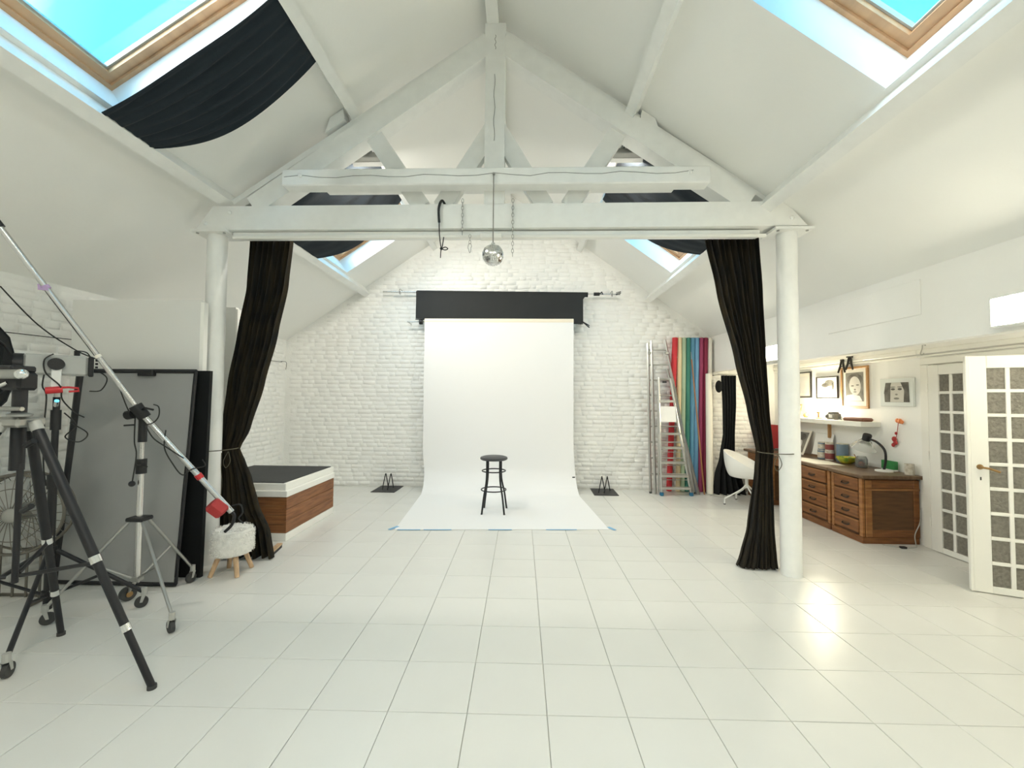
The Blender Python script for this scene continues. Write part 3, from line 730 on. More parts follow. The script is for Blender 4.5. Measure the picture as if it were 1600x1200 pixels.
# hand brush on the floor
t = thing('hand_brush', 'small wooden brush lying on the floor by the curtain', 'brush', (-2.53, 4.2, 0))
def ob(a, b, wd, z0, z1, nm, mt, par):
    a = Vector(a); b = Vector(b); d = (b-a).normalized(); n = Vector((-d.y, d.x, 0))*wd/2
    return MB().prism([(a-n).to_tuple()[:2]+(z0,), (b-n).to_tuple()[:2]+(z0,), (b+n).to_tuple()[:2]+(z0,), (a+n).to_tuple()[:2]+(z0,)], (0, 0, z1-z0)).build(nm, mt, par)
ob((-2.50, 4.09, 0), (-2.545, 4.33, 0), .05, .03, .045, 'wooden_back', 'pale_wood', t)
ob((-2.50, 4.095, 0), (-2.545, 4.325, 0), .045, .0, .03, 'bristles', 'black_plastic', t)

# ------------------------------------------------------------------ fluffy stool
fx, fy = -2.60, 3.69
t = thing('fluffy_stool', 'small round stool with white fluffy cover and pale wooden legs', 'stool', (fx, fy, 0))
def fur(u, v):
    # v around, u profile
    prof_ = [(0.001, .398), (.08, .402), (.132, .398), (.155, .382), (.164, .35), (.167, .29), (.166, .23), (.160, .195), (.145, .180), (.001, .180)]
    i = u*(len(prof_)-1); k = min(int(i), len(prof_)-2); f = i-k
    r = lerp(prof_[k][0], prof_[k+1][0], f); z = lerp(prof_[k][1], prof_[k+1][1], f); a = 2*PI*v
    q = Vector((r*math.cos(a), r*math.sin(a), z)); n_ = noise.noise(q*26)*.010+noise.noise(q*70)*.006
    rr = r*(1+n_*3.2); z += n_*.8 if r < .14 else 0
    return (fx+rr*math.cos(a), fy+rr*math.sin(a), z)
cu = MB().grid(fur, 45, 96).build('fluffy_cushion', 'fur', t, True)
tu = MB()
for k in range(2600):
    a = R.uniform(0, 2*PI); 
    if R.random() < .35: r_ = .158*math.sqrt(R.random()); z = .398; n_ = Vector((0, 0, 1))
    else: r_ = .165; z = R.uniform(.19, .385); n_ = Vector((math.cos(a), math.sin(a), 0))
    p = Vector((fx+r_*math.cos(a), fy+r_*math.sin(a), z)); d = (n_+Vector((R.uniform(-1, 1), R.uniform(-1, 1), R.uniform(-1.2, .4)))*.9).normalized()
    sd_ = d.cross(Vector((R.uniform(-1, 1), R.uniform(-1, 1), R.uniform(-1, 1)))).normalized()*.0028
    tu._add([p-sd_, p+sd_, p+d*R.uniform(.008, .016)], [(0, 1, 2)])
o = tu.build('fur_tufts', 'fur', cu); o['kind'] = 'stuff'
for (ax, ay) in ((-2.72, 3.585), (-2.485, 3.595), (-2.50, 3.815), (-2.705, 3.80)):
    dx, dy = ax-fx, ay-fy
    MB().tube([(fx+dx*.55, fy+dy*.55, .20), (ax, ay, 0.002)], [.022, .018], 12).build('leg', 'pale_wood', t, True)

# ------------------------------------------------------------------ big panels by the left column
t = thing('white_panel', 'tall white foam board standing behind the black framed reflector', 'panel', (-3.54, 3.70, 0), 'foam boards')
MB().bbox((-4.17, 3.685, .001), (-2.955, 3.735, 2.452), .003).build('board', 'foam_white', t)
MB().prism([(-2.955, 3.68, .001), (-2.93, 3.69, .001), (-2.93, 3.74, .001), (-2.955, 3.735, .001)], (0, 0, 2.43)).build('edge_strip', 'panel_edge', t)
t = thing('white_panel', 'tall white foam board seen between the left column and curtain', 'panel', (-3.6, 4.35, 0), 'foam boards')
MB().bbox((-4.25, 4.30, .001), (-3.07, 4.35, 2.52), .003).build('board', 'foam_white', t)
MB().bbox((-3.068, 4.295, .001), (-3.045, 4.355, 2.50), .003).build('edge_strip', 'panel_edge', t)
# black board + grey reflector leaning on it
t = thing('black_board', 'black board with dark edges leaning behind the grey reflector', 'panel', (-3.4, 3.58, 0))
def lean(x0, x1, yb, yt, z0, z1, th, nm, mt, par):
    return MB().prism([(x0, yb, z0), (x1, yb, z0), (x1, yt, z1), (x0, yt, z1)], (0, th, 0)).build(nm, mt, par)
lean(-3.96, -2.80, 3.575, 3.615, .002, 1.80, .035, 'board', 'black_cloth', t)
t = thing('reflector_panel', 'grey fabric reflector in a thin black frame leaning upright', 'reflector', (-3.4, 3.45, 0))
rx0, rx1, ry0, ry1, rz1 = -3.90, -2.865, 3.40, 3.54, 1.79
def rp(x, z): return (x, lerp(ry0, ry1, z/rz1), z)
MB().grid(lambda u, v: (lambda x, z: (x, rp(x, z)[1]+.004*noise.noise(Vector((x*3, z*3, 0))), z))(lerp(rx0+.02, rx1-.02, u), lerp(.03, rz1-.02, v)), 20, 30, .003).build('grey_fabric', 'grey_fabric', t, True)
MB().tube([rp(rx0, .02), rp(rx1, .02)], .016, 8).build('frame_bar', 'black_metal', t)
MB().tube([rp(rx0, rz1), rp(rx1, rz1)], .018, 8).build('frame_bar', 'black_metal', t)
MB().tube([rp(rx0, .02), rp(rx0, rz1)], [.024, .030], 8).build('frame_bar', 'black_metal', t)
MB().tube([rp(rx1, .02), rp(rx1, rz1)], .012, 8).build('frame_bar', 'black_metal', t)
MB().bbox((-3.36, 3.50, 1.745), (-3.22, 3.545, 1.80), .006).build('clamp', 'black_plastic', t)

# ------------------------------------------------------------------ stands
def caster(par, x, y, zt, r=.034, tilt=0.0, tyre='rubber'):
    d = Vector((math.cos(tilt), math.sin(tilt), 0))
    c = MB().cyl((x, y, zt+.02), (x, y, r*2+.012), .019, 10).build('caster_stem', 'grey_plastic', par)
    c2 = Vector((x, y, r+.002))+Vector((-d.y, d.x, 0))*.014
    MB().tube([c2-d*.012, c2+d*.012], r, 20).build('wheel', tyre, c)
    for sg in (-1, 1): MB().prism([Vector((x, y, r*2+.014))+d*sg*.017+Vector((-d.y, d.x, 0))*o_ for o_ in (-.012, .012)]+[c2+d*sg*.017+Vector((-d.y, d.x, 0))*.008, c2+d*sg*.017-Vector((-d.y, d.x, 0))*.008], d*sg*.003).build('fork', 'grey_plastic', c)
def legs_from(par, c, zc, feet, r, mt, zfoot=.11):
    for f in feet: MB().tube([(c[0]+(f[0]-c[0])*.05, c[1]+(f[1]-c[1])*.05, zc), (f[0], f[1], zfoot)], r, 10).build('leg', mt, par, True)
# boom stand
bx, by = -2.93, 3.12
t = thing('boom_stand', 'silver rolling boom stand with long diagonal arm and black clamps', 'light stand', (bx, by, 0))
MB().cyl((bx, by, .16), (bx, by, .98), .021, 16).build('column', 'silver_tube', t, True)
MB().cyl((bx, by, .95), (bx, by, 1.36), .015, 16).build('column', 'silver_tube', t, True)
MB().cyl((bx, by, .98), (bx, by, 1.09), .034, 14).build('collar', 'black_plastic', t, True)
MB().tube([(bx, by-.03, 1.05), (bx+.06, by-.06, 1.055), (bx+.10, by-.06, 1.04)], .007, 6).build('lever', 'black_plastic', t)
MB().cyl((bx+.0, by, 1.22), (bx, by, 1.42), .028, 14).build('clamp_post', 'black_plastic', t, True)
MB().bbox((bx-.06, by-.06, .625), (bx+.07, by+.05, .655), .008).build('leg_hub', 'black_plastic', t)
fts = [(-3.27, 2.80), (-2.33, 2.745), (-2.805, 3.50)]
for f in fts:
    d = Vector((f[0]-bx, f[1]-by, 0)); du = d.normalized()
    MB().tube([(bx+du.x*.05, by+du.y*.05, .635), (f[0], f[1], .115)], .011, 10).build('leg', 'dull_steel', t, True)
    m_ = Vector((bx, by, .20)); MB().tube([(bx+du.x*.03, by+du.y*.03, .20), (bx+d.x*.55, by+d.y*.55, .36)], .009, 8).build('brace', 'dull_steel', t, True)
    caster(t, f[0], f[1], .12, .040, math.atan2(f[1]-by, f[0]-bx)+PI/2+R.uniform(-.3, .3))
MB().bbox((bx-.03, by-.03, .17), (bx+.03, by+.03, .21), .006).build('lower_collar', 'dull_steel', t)
MB().tube([(-3.06, 3.17, .052), (-3.02, 3.155, .052)], .050, 22).build('transport_wheel', 'rubber', t, True)
MB().tube([(-3.065, 3.172, .052), (-3.015, 3.153, .052)], .022, 14).build('wheel_hub', 'brass', t, True)
MB().tube([(-3.04, 3.16, .052), (-2.99, 3.14, .12), (bx, by, .18)], .012, 8).build('wheel_arm', 'dull_steel', t)
# boom arm
c0 = V(bx+.015, by-.045, 1.455)
def ray(px, py): 
    return fw+rt*((px-800)/FPX)-up*((py-600)/FPX)
def at_y(px, py, Y):
    d = ray(px, py); k = Y/d.y; return Vector((d.x*k, Y, CAMH+d.z*k))
e1 = at_y(0, 355, 2.47); e1 = c0+(e1-c0)*1.02; e0 = at_y(362, 800, 3.33)
mid = e0.lerp(e1, .40)
MB().tube([e0, c0], .0215, 14).build('arm_tube', 'silver_tube', t, True)
MB().tube([c0, e1], .0175, 14).build('arm_tube', 'silver_tube', t, True)
da = (e1-e0).normalized()
cl = MB().tube([c0-da*.055, c0+da*.055], .042, 12).build('boom_clamp', 'black_plastic', t, True)
MB().tube([c0, c0+V(.06, -.03, .03), c0+V(.13, -.03, .015)], .008, 6).build('clamp_lever', 'black_plastic', cl)
MB().cyl(c0+V(-.05, 0, -.02), c0+V(-.10, 0, -.03), .034, 12).build('clamp_knob', 'black_plastic', cl)
MB().tube([c0+V(-.02, -.02, -.10), c0+V(-.09, -.03, -.105)], .007, 6).build('clamp_lever', 'black_plastic', cl)
MB().tube([e1-da*.03, e1+da*.015], .024, 12).build('end_cap', 'black_plastic', t)
p_ = c0+(e1-c0)*.70
MB().tube([p_-da*.012, p_+da*.012], .024, 10).build('lilac_tape', 'lilac_tape', t)
MB().prism([p_+V(-.035, -.02, .02), p_+V(.035, -.02, .005), p_+V(.04, -.02, -.025), p_+V(-.03, -.02, -.02)], (0, .003, 0)).build('tape_flag', 'lilac_tape', t)
p_ = c0+(e1-c0)*.335
MB().tube([p_-da*.01, p_+da*.01], .020, 10).build('tape_band', 'passepartout', t)
p_ = c0+(e0-c0)*.63
MB().tube([p_-da*.02, p_+da*.02], .026, 12).build('red_tape', 'red_plastic', t)
hp = e0.lerp(c0, .10)
# red counterweight: hexagonal block
M_ = Matrix.Translation(hp+V(-.02, -.035, -.035)) @ Matrix.Rotation(math.radians(-38), 4, 'Y') @ Matrix.Rotation(math.radians(25), 4, 'X')
hb = MB(M_); hb.lathe([(.052, -.06), (.066, -.045), (.066, .045), (.052, .06)], 6); hb.build('counterweight', 'red_block', t)
MB().tube(spline([e0, e0+V(.03, -.01, -.03), e0+V(.015, -.02, -.10), e0+V(-.03, -.03, -.15)]), .012, 8).build('end_hook', 'black_plastic', t, True)
MB().tube(spline([e0+V(.0, 0, .05), e0+V(.07, 0, .06), e0+V(.09, 0, 0), e0+V(.06, 0, -.05), e0+V(.10, 0, -.09)]), .006, 6).build('end_cable', 'cable', t)
# cables on the boom stand
def cable(par, pts, r=.0045, nm='cable'): return MB().tube(spline(pts, 7), r, 6).build(nm, 'cable', par, True)
pa = c0+(e1-c0)*.33
cable(t, [at_y(0, 447, 2.6), at_y(60, 508, 2.75), at_y(120, 548, 2.9), at_y(165, 568, 3.0), at_y(180, 590, 3.03), at_y(200, 640, 3.06), at_y(212, 655, 3.08)])
cable(t, [at_y(211, 655, 3.07), at_y(210, 690, 3.07), at_y(213, 710, 3.07), at_y(208, 745, 3.07), at_y(206, 755, 3.07)])
MB().sphere(at_y(206, 756, 3.07), .022, 10, 8).build('plug', 'black_plastic', t)
cable(t, [at_y(228, 666, 3.07), at_y(240, 685, 3.07), at_y(262, 700, 3.09), at_y(287, 716, 3.10)])
cable(t, [at_y(228, 664, 3.07), at_y(240, 660, 3.06), at_y(248, 650, 3.05), at_y(248, 636, 3.05), at_y(240, 632, 3.05)])
cable(t, [at_y(259, 672, 3.14), at_y(257, 700, 3.12), at_y(270, 725, 3.13), at_y(285, 742, 3.15), at_y(300, 733, 3.18), at_y(320, 728, 3.2), at_y(316, 718, 3.2)])

# black rolling stand with the grey strobe
ax, ay = -3.30, 2.84
t = thing('light_stand', 'black rolling light stand carrying the grey flash head', 'light stand', (ax, ay, 0))
MB().cyl((ax, ay, .09), (ax, ay, .98), .024, 14).build('column', 'black_metal', t, True)
MB().cyl((ax, ay, .92), (ax, ay, 1.56), .019, 14).build('column', 'black_metal', t, True)
MB().cyl((ax, ay, 1.33), (ax, ay, 1.47), .028, 12).build('collar', 'black_plastic', t, True)
MB().cyl((ax, ay, .92), (ax, ay, 1.02), .032, 12).build('collar', 'black_plastic', t, True)
MB().tube([(ax+.02, ay-.02, 1.50), (ax+.06, ay-.05, 1.535)], .013, 8).build('chrome_lever', 'chrome', t)
MB().cyl((ax, ay, .17), (ax, ay, .22), .036, 12).build('lower_hub', 'black_plastic', t, True)
MB().cyl((ax, ay, .47), (ax, ay, .52), .036, 12).build('upper_hub', 'black_plastic', t, True)
for f in ((-2.865, 2.275), (-2.83, 3.075), (-3.93, 2.80)):
    d = Vector((f[0]-ax, f[1]-ay, 0)); du = d.normalized()
    MB().tube([(ax+du.x*.035, ay+du.y*.035, .49), (f[0], f[1], .11)], .014, 10).build('leg', 'black_metal', t, True)
    MB().tube([(ax+du.x*.035, ay+du.y*.035, .19), (ax+d.x*.55, ay+d.y*.55, .285)], .010, 8).build('brace', 'black_metal', t, True)
    caster(t, f[0], f[1], .12, .040, math.atan2(f[1]-ay, f[0]-ax)+PI/2+R.uniform(-.3, .3))
t2 = thing('flash_head', 'grey studio flash head with black rear panel on the rolling stand', 'flash head', (ax, ay, 1.58))
hz = 1.785
HM = Matrix.Translation((ax, ay, 0)) @ Matrix.Rotation(math.radians(46), 4, 'Z') @ Matrix.Translation((-ax, -ay, 0))
MB(HM).bbox((ax-.16, ay-.055, hz-.072), (ax+.150, ay+.055, hz+.072), .014).build('body', 'light_grey', t2)
MB(HM).cyl((ax-.205, ay, hz), (ax-.158, ay, hz), .072, 20).build('front_ring', 'black_plastic', t2, True)
MB(HM).bbox((ax+.150, ay-.057, hz-.075), (ax+.178, ay+.057, hz+.07), .006).build('rear_panel', 'black_plastic', t2)
for k in range(4): MB(HM).cyl((ax+.185, ay-.03, hz+.045-.025*k), (ax+.20, ay-.03, hz+.045-.025*k), .008, 8).build('dial', 'black_plastic', t2)
MB(HM).cyl((ax-.005, ay-.085, hz+.005), (ax-.005, ay-.055, hz+.005), .042, 20).build('tilt_knob', 'black_plastic', t2, True)
MB(HM).bbox((ax-.028, ay-.075, hz-.17), (ax+.022, ay-.060, hz-.01), .004).build('yoke', 'white_plastic', t2)
MB(HM).cyl((ax, ay, 1.56), (ax, ay, hz-.073), .016, 10).build('spigot', 'white_plastic', t2)
MB(HM).cyl((ax-.05, ay-.07, 1.605), (ax+.03, ay-.07, 1.615), .024, 12).build('red_clamp', 'red_plastic', t2, True)
MB(HM).tube([(ax+.0, ay-.07, 1.625), (ax+.06, ay-.08, 1.63), (ax+.105, ay-.08, 1.625), (ax+.11, ay-.08, 1.605), (ax+.06, ay-.08, 1.60)], .008, 6).build('red_handle', 'red_plastic', t2)
MB(HM).cyl((ax+.09, ay, hz+.07), (ax+.09, ay, hz+.11), .016, 8).build('top_plug', 'black_plastic', t2)
cable(t2, [HM @ Vector(p_) for p_ in [(ax+.09, ay, hz+.11), (ax+.14, ay, hz+.10), (ax+.175, ay-.02, hz+.03)]])
cable(t2, [HM @ Vector(p_) for p_ in [(ax-.02, ay-.07, hz+.075), (ax-.06, ay-.08, hz+.03), (ax-.05, ay-.09, hz-.06), (ax+.02, ay-.09, hz-.15), (ax+.03, ay-.06, hz-.24), (ax+.09, ay-.05, hz-.33), (ax+.14, ay-.02, hz-.37)]])
cable(t2, [HM @ Vector(p_) for p_ in [(ax-.06, ay-.06, hz-.07), (ax-.065, ay-.06, hz-.15), (ax-.045, ay-.06, hz-.22), (ax-.05, ay-.05, 1.35), (ax-.045, ay-.05, 1.10), (ax-.03, ay-.04, .95)]])
cable(t2, [HM @ Vector(p_) for p_ in [(ax+.04, ay-.02, 1.45), (ax+.10, ay-.03, 1.36), (ax+.05, ay-.03, 1.28), (ax+.12, ay-.03, 1.24), (ax+.16, ay-.03, 1.30), (ax+.07, ay-.03, 1.38)]])
cable(t2, [HM @ Vector(p_) for p_ in [(ax+.19, ay, hz-.02), (ax+.25, ay+.1, hz-.08), (ax+.22, ay+.12, hz-.17), (ax+.16, ay+.08, hz-.18)]])
# softbox / black reflector dish on the head
t3 = thing('softbox', 'black domed softbox at the left picture edge', 'softbox', (ax-.30, ay-.02, 1.72))
M_ = HM @ Matrix.Translation((ax-.20, ay-.0, 1.745)) @ Matrix.Rotation(-PI/2, 4, 'Y')
MB(M_).lathe([(.075, .0), (.21, .03), (.30, .09), (.36, .20), (.39, .32), (.383, .322), (.35, .20), (.29, .095), (.20, .04), (.07, .012)], 8).build('shell', 'black_cloth', t3)
MB(M_).lathe([(1e-6, .318), (.384, .318)], 8).build('diffuser', 'white_paper', t3)
for k in range(8):
    a = 2*PI*k/8; MB(M_).tube([(r_*math.cos(a), r_*math.sin(a), z_) for r_, z_ in ((.078, .0), (.213, .028), (.303, .088), (.363, .2), (.393, .32))], .005, 5).build('rib', 'black_metal', t3)

# heavy black tripod in the foreground
qx, qy, qz = -2.745, 2.20, 1.43
t = thing('tripod', 'heavy black tripod with chrome collars in the left foreground', 'tripod', (qx, qy, 0))
for f in ((-1.995, 2.235), (-3.03, 2.695), (-3.21, 1.67)):
    d = Vector((f[0]-qx, f[1]-qy, 0)); du = d.normalized()
    a = V(qx+du.x*.075, qy+du.y*.075, qz-.02); b = V(f[0], f[1], .012)
    l1 = MB().tube([a, a.lerp(b, .52)], .0235, 14).build('upper_leg', 'black_metal', t, True)
    MB().tube([a.lerp(b, .50), a.lerp(b, .78)], .0205, 14).build('middle_leg', 'black_metal', t, True)
    MB().tube([a.lerp(b, .77), b], .0175, 14).build('lower_leg', 'black_metal', t, True)
    MB().tube([a.lerp(b, .505), a.lerp(b, .53)], .0255, 14).build('chrome_collar', 'chrome', t, True)
    MB().tube([a.lerp(b, .765), a.lerp(b, .79)], .0225, 14).build('chrome_collar', 'chrome', t, True)
    MB().tube([a+(b-a).normalized()*(-.02), a+(b-a).normalized()*.03], .027, 14).build('hinge', 'grey_plastic', t, True)
    MB().cyl((b.x, b.y, .0), (b.x, b.y, .02), .022, 12).build('rubber_foot', 'rubber', t)
    MB().tube([V(qx, qy, .60)+du*.03, a.lerp(b, .53)], .011, 8).build('spreader', 'black_metal', t, True)
MB().cyl((qx, qy, .56), (qx, qy, 1.2), .014, 10).build('spreader_rod', 'black_metal', t, True)
MB().cyl((qx-.02, qy, 1.165), (qx-.02, qy, 1.62), .030, 16).build('centre_column', 'black_metal', t, True)
MB().bbox((qx-.10, qy-.07, 1.40), (qx+.06, qy+.07, 1.455), .012).build('shoulder', 'dull_steel', t)
MB().cyl((qx-.08, qy-.05, 1.50), (qx+.07, qy-.06, 1.50), .012, 8).build('lock_handle', 'dull_steel', t)
MB().lathe([(.045, 0), (.05, .012), (.03, .02)], 14, (qx+.06, qy-.06, 1.46)).build('lock_wheel', 'dull_steel', t, True)
MB().bbox((qx-.09, qy-.05, 1.60), (qx+.03, qy+.05, 1.70), .014).build('head_block', 'black_metal', t)
MB().cyl((qx-.10, qy-.06, 1.685), (qx+.06, qy-.07, 1.685), .026, 14).build('head_barrel', 'dull_steel', t, True)
MB().sphere((qx+.07, qy-.07, 1.685), .028, 14, 10).build('chrome_knob', 'chrome', t, True)
MB().tube([(qx-.03, qy-.05, 1.64), (qx-.22, qy-.1, 1.53)], .010, 8).build('pan_handle', 'chrome', t)
MB().bbox((qx-.13, qy-.06, 1.70), (qx+.0, qy+.06, 1.735), .008).build('camera_plate', 'black_metal', t)
for z in (.95, 1.30): MB().cyl((qx+.05, qy-.02, z), (qx+.11, qy-.03, z+.03), .015, 8).build('side_knob', 'black_plastic', t)

# floor fan
gx, gy, gz, gr = -3.88, 3.13, .665, .30
t = thing('floor_fan', 'wire caged floor fan standing against the left wall', 'fan', (gx, gy, 0))
M_ = Matrix.Translation((gx, gy, gz)) @ Matrix.Rotation(math.radians(18), 4, 'Z') @ Matrix.Rotation(PI/2, 4, 'X')
for zz in (-.06, .06):
    MB(M_).tube([(gr*math.cos(2*PI*k/40), gr*math.sin(2*PI*k/40), zz) for k in range(40)], .012, 6, closed=True).build('cage_ring', 'fan_metal', t, True)
MB(M_).tube([(gr*.66*math.cos(2*PI*k/40), gr*.66*math.sin(2*PI*k/40), .085) for k in range(40)], .004, 5, closed=True).build('cage_ring', 'fan_metal', t, True)
sp_ = MB(M_)
for k in range(28):
    a = 2*PI*k/28; c, s_ = math.cos(a), math.sin(a)
    sp_.tube([(.055*c, .055*s_, .10), (gr*.66*c, gr*.66*s_, .085), (gr*c, gr*s_, .06)], .0030, 4)
    sp_.tube([(.055*c, .055*s_, -.09), (gr*c, gr*s_, -.06)], .0030, 4)
o = sp_.build('cage_wires', 'fan_metal', t); o['kind'] = 'stuff'
MB(M_).lathe([(1e-6, .10), (.045, .10), (.062, .09), (.064, -.12), (.05, -.15), (1e-6, -.15)], 20).build('motor_hub', 'dull_steel', t, True)
for k in range(3):
    a = 2*PI*k/3
    MB(M_).grid(lambda u, v, a=a: (lambda r_, an, z_: (r_*math.cos(an), r_*math.sin(an), z_))(lerp(.06, gr*.86, u), a+(v-.5)*lerp(.9, 1.3, u), (v-.5)*.06), 6, 6, .003).build('blade', 'light_grey', t, True)
for sx_ in (-.18, -.06, .06, .18): MB().tube([(gx+sx_*.9, gy+.01, .02), (gx+sx_*.9, gy+.01, gz-math.sqrt(max(.001, gr*gr-sx_*sx_))+.0)], .009, 6).build('stand_rod', 'fan_metal', t, True)
MB().tube([(gx-.22, gy-.10, .012), (gx-.2, gy+.06, .012), (gx+.2, gy+.06, .012), (gx+.22, gy-.10, .012)], .012, 8).build('stand_foot', 'fan_metal', t, True)
# thin steel wire along the left wall
t = thing('wall_wire', 'thin wire stretched along the left brick wall', 'wire', (XL+.03, 5, 2.1))
MB().tube([(XL+.03, 1.5, 2.06), (XL+.03, 3.7, 2.10), (XL+.03, 7.25, 2.19)], .004, 5).build('wire', 'cable', t)
MB().tube(spline([(XL+.02, 7.20, 2.19), (XL+.05, 7.25, 2.20), (XL+.08, 7.30, 2.18), (XL+.06, 7.32, 2.06)]), .004, 5).build('wire_end', 'cable', t)

# ------------------------------------------------------------------ right back corner: paper rolls
rolls = [('roll_red', 2.6320, 2.5000, 'bright red backdrop paper roll next to the ladders', .046),
         ('roll_cream', 2.7140, 2.6400, 'cream backdrop paper roll between red and sage rolls', .0365),
         ('roll_sage', 2.7885, 2.7155, 'pale sage backdrop paper roll in the leaning row', .0365),
         ('roll_green', 2.8630, 2.7910, 'deep green backdrop paper roll in the leaning row', .0365),
         ('roll_blue', 2.9375, 2.8665, 'dark turquoise blue backdrop paper roll beside the green one', .0365),
         ('roll_sky', 3.0120, 2.9420, 'lighter sky blue backdrop paper roll in the leaning row', .0365),
         ('roll_crimson', 3.0865, 3.0175, 'crimson pink backdrop paper roll in the leaning row', .0365),
         ('roll_wine', 3.1610, 3.0930, 'dark wine red backdrop paper roll in the leaning row', .0365),
         ('roll_white', 3.2355, 3.1685, 'tall off-white backdrop paper roll at the corner', .0365)]
for k, (mt, xt, xb, lb, rr) in enumerate(rolls):
    yb = 7.27 if k else 7.30; 
    if k == 0: xb = 2.50
    zt = 2.655 if k < 8 else 2.64
    t = thing('paper_roll', lb, 'paper roll', (xb, yb, 0), 'backdrop paper rolls leaning in the corner')
    a = V(xb, yb, .004); b = V(xt, 7.345-rr*.2, zt)
    M_ = Matrix.Translation(a) @ (b-a).to_track_quat('Z', 'Y').to_matrix().to_4x4(); ln = (b-a).length
    MB(M_).lathe([(rr*.55, .01), (rr, 0.0), (rr, ln), (rr*.55, ln)], 20).build('paper', mt, t, True)
    MB(M_).lathe([(rr*.42, ln-.02), (rr*.55, ln-.02), (rr*.55, ln+.012), (rr*.42, ln+.012)], 14).build('core', 'roll_back', t, True)
    if k == 0:
        pz = ln*.87; MB(M_).tube([((rr+.001)*math.cos(-2.6+i*.22), (rr+.001)*math.sin(-2.6+i*.22), pz+i*.003) for i in range(10)], .006, 5).build('tape_mark', 'white_paper', t)
t = thing('paper_roll', 'short off-white paper roll standing in front of the others', 'paper roll', (3.19, 7.16, 0), 'backdrop paper rolls leaning in the corner')
a = V(3.115, 7.12, .004); b = V(3.155, 7.21, 2.02); M_ = Matrix.Translation(a) @ (b-a).to_track_quat('Z', 'Y').to_matrix().to_4x4(); ln = (b-a).length
MB(M_).lathe([(.03, .01), (.055, 0), (.052, ln), (.03, ln)], 22).build('paper', 'roll_white', t, True)
MB(M_).lathe([(.022, ln-.02), (.03, ln-.02), (.03, ln+.006), (.022, ln+.006)], 14).build('core', 'roll_back', t, True)
t = thing('wooden_stick', 'thin brown wooden stick leaning against the paper rolls', 'stick', (3.0, 7.08, 0))
MB().tube([(3.0, 7.06, .004), (2.885, 7.26, 2.27)], [.013, .011], 8).build('shaft', 'stick_wood', t, True)
MB().cyl((2.885, 7.26, 2.268), (2.879, 7.271, 2.40), .004, 6).build('tip', 'dull_steel', t)
t = thing('floor_cable', 'loose loop of pale cable on the floor below the short roll', 'cable', (3.15, 6.95, 0))
MB().tube(spline([(3.05, 6.98, .006), (3.12, 6.92, .006), (3.24, 6.90, .006), (3.27, 6.98, .006), (3.18, 7.02, .006), (3.08, 7.0, .006)]), .005, 6).build('loop', 'grey_plastic', t, True)

# ------------------------------------------------------------------ ladders
t = thing('extension_ladder', 'tall aluminium ladder leaning behind the stepladder', 'ladder', (2.45, 7.2, 0), 'ladders')
LT, LB = 7.33, 7.10
for k, (xa, xb_, zt, dy) in enumerate(((2.155, 2.125, 2.56, .0), (2.455, 2.86, 2.62, .0), (2.205, 2.185, 2.60, -.06), (2.475, 2.90, 2.10, -.06))):
    MB().tube([(xb_, LB+dy, .004), (xa, LT+dy*.6, zt)], [.024, .021], 4).build('rail', 'aluminium', t)
for i in range(9):
    z = .32+i*.265; f = z/2.6
    if z > 2.55: break
    y = lerp(LB, LT, f); x0 = lerp(2.125, 2.155, f); x1 = lerp(2.86, 2.455, f)
    MB().cyl((x0, y, z), (x1, y, z), .014, 10).build('rung', 'aluminium', t, True)
for x in (2.175, 2.47):
    MB().bbox((x-.03, LT-.07, 2.36), (x+.03, LT-.02, 2.40), .004).build('hinge', 'dull_steel', t)
for x in (2.125, 2.86): MB().cyl((x, LB, 0), (x, LB, .03), .022, 8).build('foot', 'rubber', t)
t = thing('stepladder', 'folded aluminium stepladder with blue feet and white label', 'ladder', (2.5, 6.98, 0), 'ladders')
sA, sB, sT0, sT1 = (2.255, 6.93), (2.74, 6.95), (2.262, 7.10), (2.475, 7.11)
MB().tube(spline([(sA[0], sA[1], .04), (2.258, 7.0, .8), (sT0[0], 7.08, 1.84), (2.285, 7.10, 1.905), (2.37, 7.105, 1.915), (2.45, 7.11, 1.905), (sT1[0], 7.10, 1.84), (2.60, 7.02, .95), (sB[0], sB[1], .04)], 8), .021, 8).build('front_frame', 'aluminium', t, True)
for (xa, ya, xb_, yb_) in ((2.262, 7.11, 2.235, 7.02), (2.475, 7.12, 2.80, 7.03)):
    MB().tube([(xa, ya, 1.80), (xb_, yb_, .03)], .013, 8).build('rear_leg', 'aluminium', t, True)
for z in (.13, .325, .54, .78, 1.01, 1.55):
    f = z/1.85; x0 = lerp(sA[0], sT0[0], f); x1 = lerp(sB[0], sT1[0], f); y = lerp(sA[1], 7.09, f)
    st = MB().bbox((x0, y-.035, z-.026), (x1, y+.045, z+.014), .004).build('step', 'aluminium', t)
for z in (.24, .48, .70): MB().cyl((2.27, 7.04, z), (lerp(2.78, 2.475, z/1.8), 7.05, z), .007, 6).build('rear_bar', 'aluminium', t)
MB().prism([(2.27, 7.015, 1.20), (2.53, 7.015, 1.20), (2.525, 7.045, 1.46), (2.268, 7.045, 1.46)], (0, .006, 0)).build('label_plate', 'white_plastic', t)
for x, y in (sA, sB): MB().bbox((x-.028, y-.03, 0), (x+.028, y+.03, .06), .01).build('blue_foot', 'blue_rubber', t)
MB().bbox((2.33, 7.085, 1.855), (2.40, 7.105, 1.885), .004).build('latch', 'black_plastic', t)

